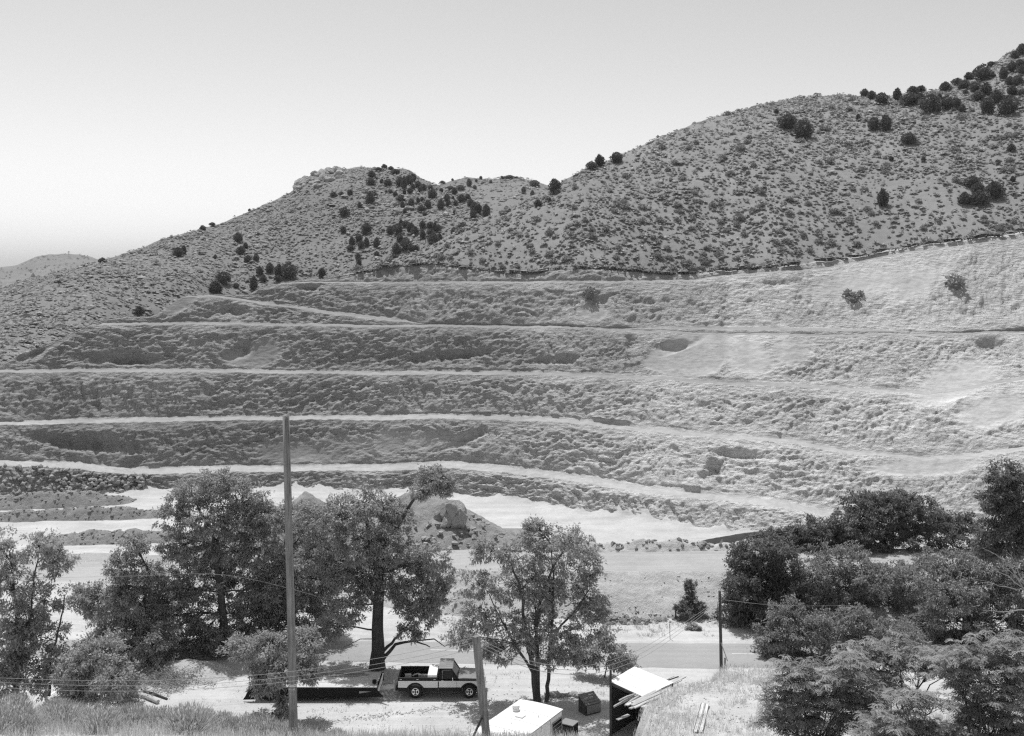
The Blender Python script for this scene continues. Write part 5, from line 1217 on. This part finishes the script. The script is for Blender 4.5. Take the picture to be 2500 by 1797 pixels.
for yy in (-.06, -1.42, -2.4, -3.7, -5.0):
    m = MB(); m.box((CW + .006, yy, CH * .55), (.014, .03, CH - .5)); m.build('seam', M['wire'], cv)
for zz in (.75, 1.15):
    m = MB(); m.box((CW + .007, -CL / 2, zz), (.012, CL - .1, .04)); m.build('side_band', M['tan'], cv)
for yy in (-1.3, -2.6, -3.9, -5.2):
    m = MB(); m.prism([(CW * (i / 8), CH + .056 * math.sin(math.pi * i / 8)) for i in range(9)] + [(CW * (1 - i / 8), CH + .02 + .056 * math.sin(math.pi * (1 - i / 8))) for i in range(9)], yy, yy - .035); m.build('roof_seam', M['white'], cv)
# dark cabinet beside the caravan
cb = empty('cabinet', (3.25, 62.45, 0), 'dark waist-high cabinet standing against the caravan corner', 'cabinet', rz=ang)
m = MB(); m.box((0, 0, .70), (.8, .7, 1.4), None, .01); m.build('body', M['black'], cb)
m = MB(); m.box((0, 0, 1.425), (.86, .76, .05), None, .01); m.build('top', M['tan'], cb)
m = MB(); m.box((0, -.36, .7), (.7, .02, 1.2), None, .004); m.build('door', M['darkwood'], cb)
# small trunk with slatted sloping lid
c_ = G(1440, 1742); tr_ = empty('wooden_bin', (c_[0], c_[1] + .25, 0), 'small dark bin with sloping slatted lid in the tree shade', 'bin', rz=.55)
m = MB(); m.prism([(-.55, .0), (.55, .0), (.55, .62), (-.55, .62)], -.4, .4); m.build('body', M['darkwood'], tr_)
m = MB(); m.box((.02, -.41, .33), (1.0, .02, .5), None, .004); m.build('front_panel', M['tan'], tr_)
for k in range(5):
    m = MB(); m.box((0, -.36 + k * .17, .66 + k * .085), (1.16, .16, .035), Matrix.Rotation(.46, 3, 'X'), .006); m.build('slat', M['pole'], tr_)
for s in (-1, 1):
    m = MB(); m.bm.faces.new([m.bm.verts.new(p) for p in ((s * .545, -.4, .62), (s * .545, .4, .62), (s * .545, .4, 1.0))]); m.build('end_panel', M['darkwood'], tr_)

# ------------------------------------------------------------------ shed with white roof, and the lumber lying beside it
A_, Bk, Rt, Fr = (np.array((5.75, 64.0)), np.array((7.47, 66.3)), np.array((9.34, 64.0)), np.array((7.34, 61.9)))
sh = empty('shed', (A_[0], A_[1], 0), 'open fronted dark shed with bright white sheet roof beside the knoll', 'shed')
def loc(p, z): return Vector((p[0] - A_[0], p[1] - A_[1], z))
RZ = 3.12
fr_dir = (Fr - A_) / np.linalg.norm(Fr - A_); wd = (Bk - A_) / np.linalg.norm(Bk - A_)
ns = 5
for i in range(ns):                               # five overlapping roof sheets
    a0, a1 = i / ns, (i + 1) / ns - .002
    p00, p01 = A_ + (Bk - A_) * a0, Fr + (Rt - Fr) * a0; p10, p11 = A_ + (Bk - A_) * a1, Fr + (Rt - Fr) * a1
    ov = .10 * fr_dir
    m = MB(); zt = RZ + .012 * (i % 2)
    top = [loc(p00 - ov, zt + .03), loc(p01 + ov, zt), loc(p11 + ov, zt), loc(p10 - ov, zt + .03)]
    vs = [m.bm.verts.new(v) for v in top] + [m.bm.verts.new(v - Vector((0, 0, .035))) for v in top]
    m.bm.faces.new(vs[:4]); m.bm.faces.new(vs[4:][::-1])
    for k in range(4): m.bm.faces.new((vs[k], vs[(k + 1) % 4], vs[4 + (k + 1) % 4], vs[4 + k]))
    m.build('roof_sheet', M['roofwhite'], sh)
def wall_boards(pa, pb, n, z0, z1, mat):
    d_ = pb - pa; L_ = np.linalg.norm(d_); ang_ = math.atan2(d_[1], d_[0])
    for i in range(n):
        c = pa + d_ * (i + .5) / n; m = MB(); m.box((0, 0, 0), (L_ / n - .012, .03, z1 - z0), None, .004); o = m.build('plank', M[mat], sh)
        o.location = loc(c, (z0 + z1) / 2); o.rotation_euler = (0, 0, ang_)
wall_boards(A_ + (Bk - A_) * .02, Bk, 11, 0, RZ - .05, 'darkwood'); wall_boards(Bk, Rt, 11, 0, RZ - .05, 'darkwood'); wall_boards(Fr + (Rt - Fr) * .04, Rt, 11, 0, RZ - .05, 'darkwood')
for p, h_, w_ in ((A_, 3.85, .13), (Fr, RZ - .06, .11), (Bk, RZ - .06, .11), (Rt, RZ - .06, .11)):
    m = MB(); m.box(loc(p, h_ / 2), (w_, w_, h_), None, .01); m.build('corner_post', M['darkpole'], sh)
m = MB(); c = (A_ + Fr) / 2; m.box(loc(c, RZ - .11), (np.linalg.norm(Fr - A_), .07, .12), Matrix.Rotation(math.atan2(fr_dir[1], fr_dir[0]), 3, 'Z')); m.build('front_beam', M['darkwood'], sh)
# contents: hanging tyre ring
m = MB(); c = A_ + (Fr - A_) * .75 + wd * .35
pts = [(c[0] + .28 * math.cos(a), c[1], 2.55 + .28 * math.sin(a)) for a in np.linspace(0, 2 * math.pi, 22)]; m.tube(pts, .03, 7, False); tag(m.build('hoop', M['tan']), 'thin metal hoop hanging inside the dark shed', 'hoop')
# lumber: planks sticking out past the shed front, up onto the knoll
td = (Rt - Fr) / np.linalg.norm(Rt - Fr); nd = np.array((td[1], -td[0]))
lum = [  # pixel ends (near-left, far-right), distances, width, thickness, material
    (1545, 1716, 60.6, 1672, 1651, 65.6, .22, .06, 'plank', 'topmost long grey plank of the lumber heap beside the shed roof'),
    (1530, 1722, 60.4, 1662, 1660, 65.0, .20, .06, 'palewood', 'long pale plank second from the roof in the lumber heap'),
    (1543, 1722, 60.2, 1640, 1678, 63.6, .20, .06, 'plank', 'third long plank in the lumber heap beside the shed'),
    (1548, 1728, 60.0, 1628, 1690, 62.9, .16, .06, 'palewood', 'fourth plank in the lumber heap beside the shed'),
    (1538, 1730, 59.9, 1622, 1697, 62.3, .18, .06, 'plank', 'fifth plank in the lumber heap, ending low at the knoll'),
    (1568, 1727, 60.0, 1587, 1720, 60.8, .20, .07, 'palewood', 'short pale plank end at the lower side of the lumber heap'),
    (1507, 1757, 60.3, 1535, 1745, 61.4, .18, .05, 'plank', 'lone grey plank lying low inside the shed front'),
]
for x1, y1, d1, x2, y2, d2, w_, t_, mt, lab in lum:
    a, b = Vector(W(x1, y1, d1)), Vector(W(x2, y2, d2)); v_ = b - a; m = MB(); m.box((0, 0, 0), (v_.length, w_, t_), None, .006); o = m.build('plank', M[mt]); o.location = (a + b) / 2
    xax = v_.normalized(); up = Vector((0, 0, 1)); yax = up.cross(xax).normalized(); zax = xax.cross(yax)
    o.rotation_euler = (Matrix((xax, yax, zax)).transposed() @ Matrix.Rotation(random.uniform(-.12, .12), 3, 'X')).to_euler(); tag(o, lab, 'plank', 'planks heaped beside the shed')
for x1, y1, d1, x2, y2, d2, r_, lab in ((1499, 1725, 60.6, 1555, 1698, 62.2, .075, 'pale round log poking out of the shed front, lower of two'), (1512, 1710, 60.9, 1549, 1695, 62.0, .06, 'thinner round log poking out above the pale log'), (1526, 1722, 60.7, 1560, 1700, 62.0, .07, 'round log wedged against the plank heap in the shed front')):
    m = MB(); a, b = Vector(W(x1, y1, d1)), Vector(W(x2, y2, d2)); m.tube([a, (a + b) / 2 + Vector((0, 0, .03)), b], [r_ * .8, r_, r_ * .9], 10); tag(m.build('log', M['plank']), lab, 'log', 'logs in the shed front')
m = MB(); a, b = W(1630, 1661, 64.4), W(1656, 1652, 65.4); m.tube([a, b], .04, 7); tag(m.build('bar', M['darkpole']), 'dark iron bar with knob sticking out above the knoll grass', 'bar')
m = MB(); a, b = W(1628, 1659, 65.0), W(1646, 1651, 66.0); m.tube([a, b], .02, 6); tag(m.build('stick', M['plank']), 'thin pale stick behind the shed roof corner', 'stick')

# two pale channel boards on the knoll
for dx, lab in ((0, 'left pale channel board lying on the bare knoll'), (13, 'right pale channel board lying on the bare knoll')):
    a, b = near_pt(1697 + dx, 1791), near_pt(1716 + dx * .8, 1722); v_ = Vector(b - a); root = empty('channel_board', tuple((a + b) / 2 + np.array((0, 0, .06))), lab, 'board', 'channel boards on the knoll')
    m = MB(); L_ = v_.length; m.box((0, 0, 0), (L_, .20, .03))
    for s in (-1, 1): m.box((0, s * .09, .05), (L_, .022, .10))
    m.build('channel', M['palewood'], root); xax = v_.normalized(); yax = Vector((0, 0, 1)).cross(xax).normalized(); root.rotation_euler = Matrix((xax, yax, xax.cross(yax))).transposed().to_euler()

# ------------------------------------------------------------------ stones, logs, brush pile, left clutter
r = np.random.default_rng(77)
for i in range(16):
    x = 1335 + i * 6.2 + r.normal(0, 2); y = 1697 + r.normal(0, 2.5) + i * .2; p = G(x, y); s = r.uniform(.14, .3)
    o = bpy.data.objects.new('stone', ROCKS[i % 5]); link(o); o.location = (p[0], p[1], s * .35); o.scale = (s * 1.2, s, s); o.rotation_euler = (0, 0, float(i)); tag(o, 'grey stone in the shaded row right of the multi-stemmed locust', 'stone', 'row of stones in the tree shade')
t_ = r.random(420); x = 700 + t_ * 480 + r.normal(0, 6, 420); y = 1772 - 58 * t_ ** 1.2 + r.normal(0, 3.5, 420)
scatter_rocks('gravel', np.array([G(a, b) + (0, 0, .02) for a, b in zip(x, y)]), r.uniform(.02, .075, 420), M['pebble'], 78)
x = r.uniform(560, 1480, 700); y = r.uniform(1640, 1795, 700)
scatter_rocks('gravel', np.array([G(a, b) + (0, 0, .015) for a, b in zip(x, y)]), r.uniform(.012, .045, 700), M['pebble'], 79)
x = r.uniform(1500, 1960, 500); y = r.uniform(1650, 1797, 500)
scatter_rocks('gravel', np.array([near_pt(a, b) + (0, 0, .02) for a, b in zip(x, y)]), r.uniform(.015, .06, 500), M['pebble'], 80)
for x1, y1, x2, y2, r_, lab in ((338, 1699, 386, 1719, .14, 'stout pale log lying at the foot of the brush pile'), (345, 1687, 408, 1709, .07, 'thin dark log lying across the brush pile foot')):
    a, b = G(x1, y1), G(x2, y2); a[2] = b[2] = r_; m = MB(); m.tube([a, (a + b) / 2 + np.array((0, 0, .05)), b], [r_ * .8, r_, r_ * .9], 10); tag(m.build('log', M['plank'] if r_ > .1 else M['bark']), lab, 'log')
c0 = G(410, 1668); bp_ = empty('brush_pile', tuple(c0), 'heap of cut leafy branches on pale dirt beside the left trees', 'brush pile')
T = Tubes(); LPs, LDs = [], []
for k in range(150):
    p = np.array((r.normal(0, 1.1), r.normal(0, 1.0), 0)); h_ = max(.1, 1.0 - .35 * np.hypot(p[0] / 1.2, p[1])) ; p[2] = r.uniform(.05, h_); dv = np.array((r.normal(), r.normal() * .6, r.uniform(-.2, .5))); dv /= np.linalg.norm(dv); br = bez(p, p + dv * r.uniform(.6, 1.4), r, .1, 4); T.add(br, np.linspace(.022, .006, 4), 4)
    LPs.append(br[r.integers(1, 4, 16)] + r.normal(0, .12, (16, 3))); LDs.append(rdir(r, 16))
tag(T.build('branches', M['paletwig'], bp_), kind='stuff')
LPs, LDs = np.concatenate(LPs), np.concatenate(LDs); V, Fc = leaf_quads(LPs, LDs, rdir(r, len(LPs)), r.uniform(.1, .22, len(LPs)), r.uniform(.04, .08, len(LPs)))
np_obj('leaves', V, Fc, M['straw'], bp_, attrs={'tint': np.repeat(r.uniform(.35, .8, len(LPs)), 4)})
heap('dirt_mound', (G(480, 1640)[0] - .6, 73.6, 0), 4.4, 2.6, .9, M['bank'], 15, .22, 80, 1.4)
b0 = G(113, 1715); pole('timber_post', 'square timber post standing behind the left wires', 'post', W(112, 1660, b0[1]), b0 - (0, 0, .1), .1, .1, 'pole', None, 8)
m = MB(); a, b = G(112, 1716) + (0, 0, .3), G(161, 1694) + (0, 0, .6); v_ = Vector(b - a); m.box((0, 0, 0), (v_.length, .16, .04)); o = m.build('board', M['white']); o.location = Vector((a + b) / 2); o.rotation_euler = (0, -math.atan2(v_.z, math.hypot(v_.x, v_.y)), math.atan2(v_.y, v_.x)); tag(o, 'white painted board leaning at the foot of the timber post', 'board')

# ------------------------------------------------------------------ near brush: sagebrush clumps and dry grass
def stalks(n, r, spread, h0, h1, w, fan=.5):
    a = r.uniform(0, 6.28, n); q = np.sqrt(r.random(n)) * spread; base = np.stack([np.cos(a) * q, np.sin(a) * q, np.zeros(n)], -1)
    top = base * (1 + fan * r.uniform(.4, 1.4, n))[:, None] + r.normal(0, .06, (n, 3)); top[:, 2] = r.uniform(h0, h1, n) * (1 - .35 * (q / spread) ** 2)
    ang_ = r.uniform(0, 6.28, n); s = np.stack([np.cos(ang_), np.sin(ang_), np.zeros(n)], -1) * (w * r.uniform(.6, 1.4, n))[:, None]
    return np.stack([base - s * .6, base + s * .6, top + s * .35, top - s * .35], 1).reshape(-1, 3)
def brush_mesh(seed, n=520):
    r = np.random.default_rng(seed); V = stalks(n, r, .26, .35, .8, .010, 1.6); V2 = stalks(n // 2, r, .45, .2, .5, .010, .8); V = np.concatenate([V, V2]); k = len(V) // 4
    m_ = 1500; dv = rdir(r, m_); dv[:, 2] = np.abs(dv[:, 2]); pp = dv * np.array((.5, .5, .75)) * (r.uniform(.5, 1, m_) ** .5)[:, None]
    LV, LF = leaf_quads(pp, dv + np.array((0, 0, 1.2)), rdir(r, m_), r.uniform(.06, .16, m_), r.uniform(.010, .026, m_))
    t_ = np.concatenate([np.repeat(r.uniform(.45, 1.15, k), 4), np.repeat(r.uniform(.5, 1.2, m_), 4)])
    return np_mesh('sagebrush', np.concatenate([V, LV]), np.concatenate([np.arange(k * 4).reshape(-1, 4), LF + len(V)]), M['straw'], False, {'tint': t_})
BR = [brush_mesh(i + 90) for i in range(4)]
spots = [(30, 1760, 1.1), (95, 1735, .9), (60, 1790, .9), (150, 1770, 1.0), (205, 1745, .9), (240, 1790, 1.1), (285, 1770, .8), (320, 1800, 1.0), (360, 1775, .9), (400, 1800, .9), (455, 1795, 1.25), (500, 1800, .9), (545, 1806, 1.0), (600, 1812, 1.1), (650, 1815, 1.0), (700, 1820, .9), (-10, 1790, 1.0), (130, 1800, .9), (190, 1800, .8), (760, 1818, .6), (820, 1820, .6)]
labs = {455: 'bushy sagebrush with dark twisted stem standing apart in the foreground', 600: 'upright dry bush left of the tall bare pole foot', 30: 'pale dry bush in the lower left corner'}
for i, (x, y, s) in enumerate(spots):
    p = near_pt(x, min(y, 1796), 24, 60) if y < 1797 else np.array((W(x, y, 37)[0], 37, float(hill_z(W(x, y, 37)[0], 37))))
    root = empty('sagebrush', tuple(p), labs.get(x, f'feathery brush clump {"at the far left" if x < 130 else ("left of the lone twisted bush" if x < 440 else "near the foot of the bare pole")}'), 'shrub', 'dry brush on the near slope', rz=i * 1.3)
    o = bpy.data.objects.new('crown', BR[i % 4]); link(o, root); o.scale = (s * 1.15, s * 1.15, s * 1.0)
    T = Tubes(); rr_ = np.random.default_rng(i + 300)
    for k in range(5 if x != 455 else 8): T.add(bez((0, 0, -.1), np.array((rr_.normal(0, .22), rr_.normal(0, .22), rr_.uniform(.3, .55))) * s, rr_, .1, 5), np.linspace(.03 if x == 455 else .018, .007, 5), 5)
    T.build('stem', M['bark'], root)
def grass(name, pts, h0, h1, w, seed, tl, th, per=7):
    r = np.random.default_rng(seed); Vs = []
    for p in pts: Vs.append(stalks(per, r, .10, h0, h1, w, .9) + p)
    V = np.concatenate(Vs); k = len(V) // 4
    o = np_obj(name, V, np.arange(k * 4).reshape(-1, 4), M['straw'], attrs={'tint': np.repeat(r.uniform(tl, th, k), 4)}); return tag(o, kind='stuff')
def xy_pts(n, x0, x1, y0, y1, seed, keep):
    r = np.random.default_rng(seed); X = r.uniform(x0, x1, n); Y = r.uniform(y0, y1, n); k = keep(X, Y, r); X, Y = X[k], Y[k]; return np.stack([X, Y, hill_z(X, Y) - .02], -1)
def keepn(X, Y, r):
    x = CX + X / Y * FP; n = fbm(np.stack([X / 1.3, Y / 1.3, X * 0 + 7], -1), 3)
    return (n + r.uniform(-.4, .4, len(X)) > -.12) & (near_z(X, Y) > 1.0) & (x < 1460)
grass('dry_grass', xy_pts(9000, -22, 4, 29, 41, 101, keepn), .12, .5, .010, 102, .6, 1.25)
def keepk(X, Y, r):
    x = CX + X / Y * FP; n = fbm(np.stack([X / 1.6, Y / 1.6, X * 0 + 9], -1), 3); e = X - np.interp(Y, KB[:, 1], KB[:, 0])
    band = np.exp(-((e - 1.8) / 1.5) ** 2) * .5 + np.exp(-((Y - 64.5) / 2.2) ** 2) * .45
    return (n + band + r.uniform(-.3, .3, len(X)) > .28) & (e > .4)
grass('dry_grass', xy_pts(11000, 5, 22, 46, 69, 103, keepk), .08, .38, .012, 104, .75, 1.35)
def keepv(X, Y, r):
    n = fbm(np.stack([X / 2, Y / 2, X * 0 + 11], -1), 3); return n + r.uniform(-.3, .3, len(X)) > .25
r = np.random.default_rng(105); X = r.uniform(-6, 26, 2600); Y = r.uniform(80.6, 85, 2600); k = keepv(X, Y, r)
grass('dry_grass', np.stack([X[k], Y[k], 0 * X[k]], -1), .08, .3, .02, 106, .6, 1.1, 5)

def single_out(names):
    by = {}
    for o in COL.objects:
        if o.parent is None and o.get('label') and o.name.split('.')[0] in names: by.setdefault(o['label'], []).append(o)
    for lab, os_ in by.items():
        if len(os_) < 2: continue
        for i, o in enumerate(sorted(os_, key=lambda q_: q_.location.x / q_.location.y)): o['label'] = f'{lab}, {nth(i)} from left'
single_out(('juniper_tree', 'sagebrush', 'stone'))

r = np.random.default_rng(205); x = r.uniform(480, 1500, 3000); y = r.uniform(1640, 1800, 3000)
nn_ = fbm(np.stack([x / 55, y / 22, x * 0 + 2], -1), 3); k = (nn_ + .5 * np.exp(-((y - 1642) / 12) ** 2) + r.uniform(-.2, .2, 3000)) > .38
grass('weeds', np.array([G(a, b) for a, b in zip(x[k], y[k])]), .05, .22, .014, 206, .4, .9, 4)

# ------------------------------------------------------------------ air
m = MB(); m.box((0, 0, 66), (4600, 4600, 222)); hz_o = m.build('haze', M['base']); hz_o.data.materials.clear()
t = NT('haze_air'); t.n.remove(t.b); pv = t.add('ShaderNodeVolumePrincipled'); pv.inputs['Color'].default_value = (.96, .96, .96, 1); pv.inputs['Density'].default_value = 0.00008; pv.inputs['Anisotropy'].default_value = 0.2
t.l.new(pv.outputs[0], t.o.inputs['Volume']); hz_o.data.materials.append(t.m); tag(hz_o, kind='stuff')
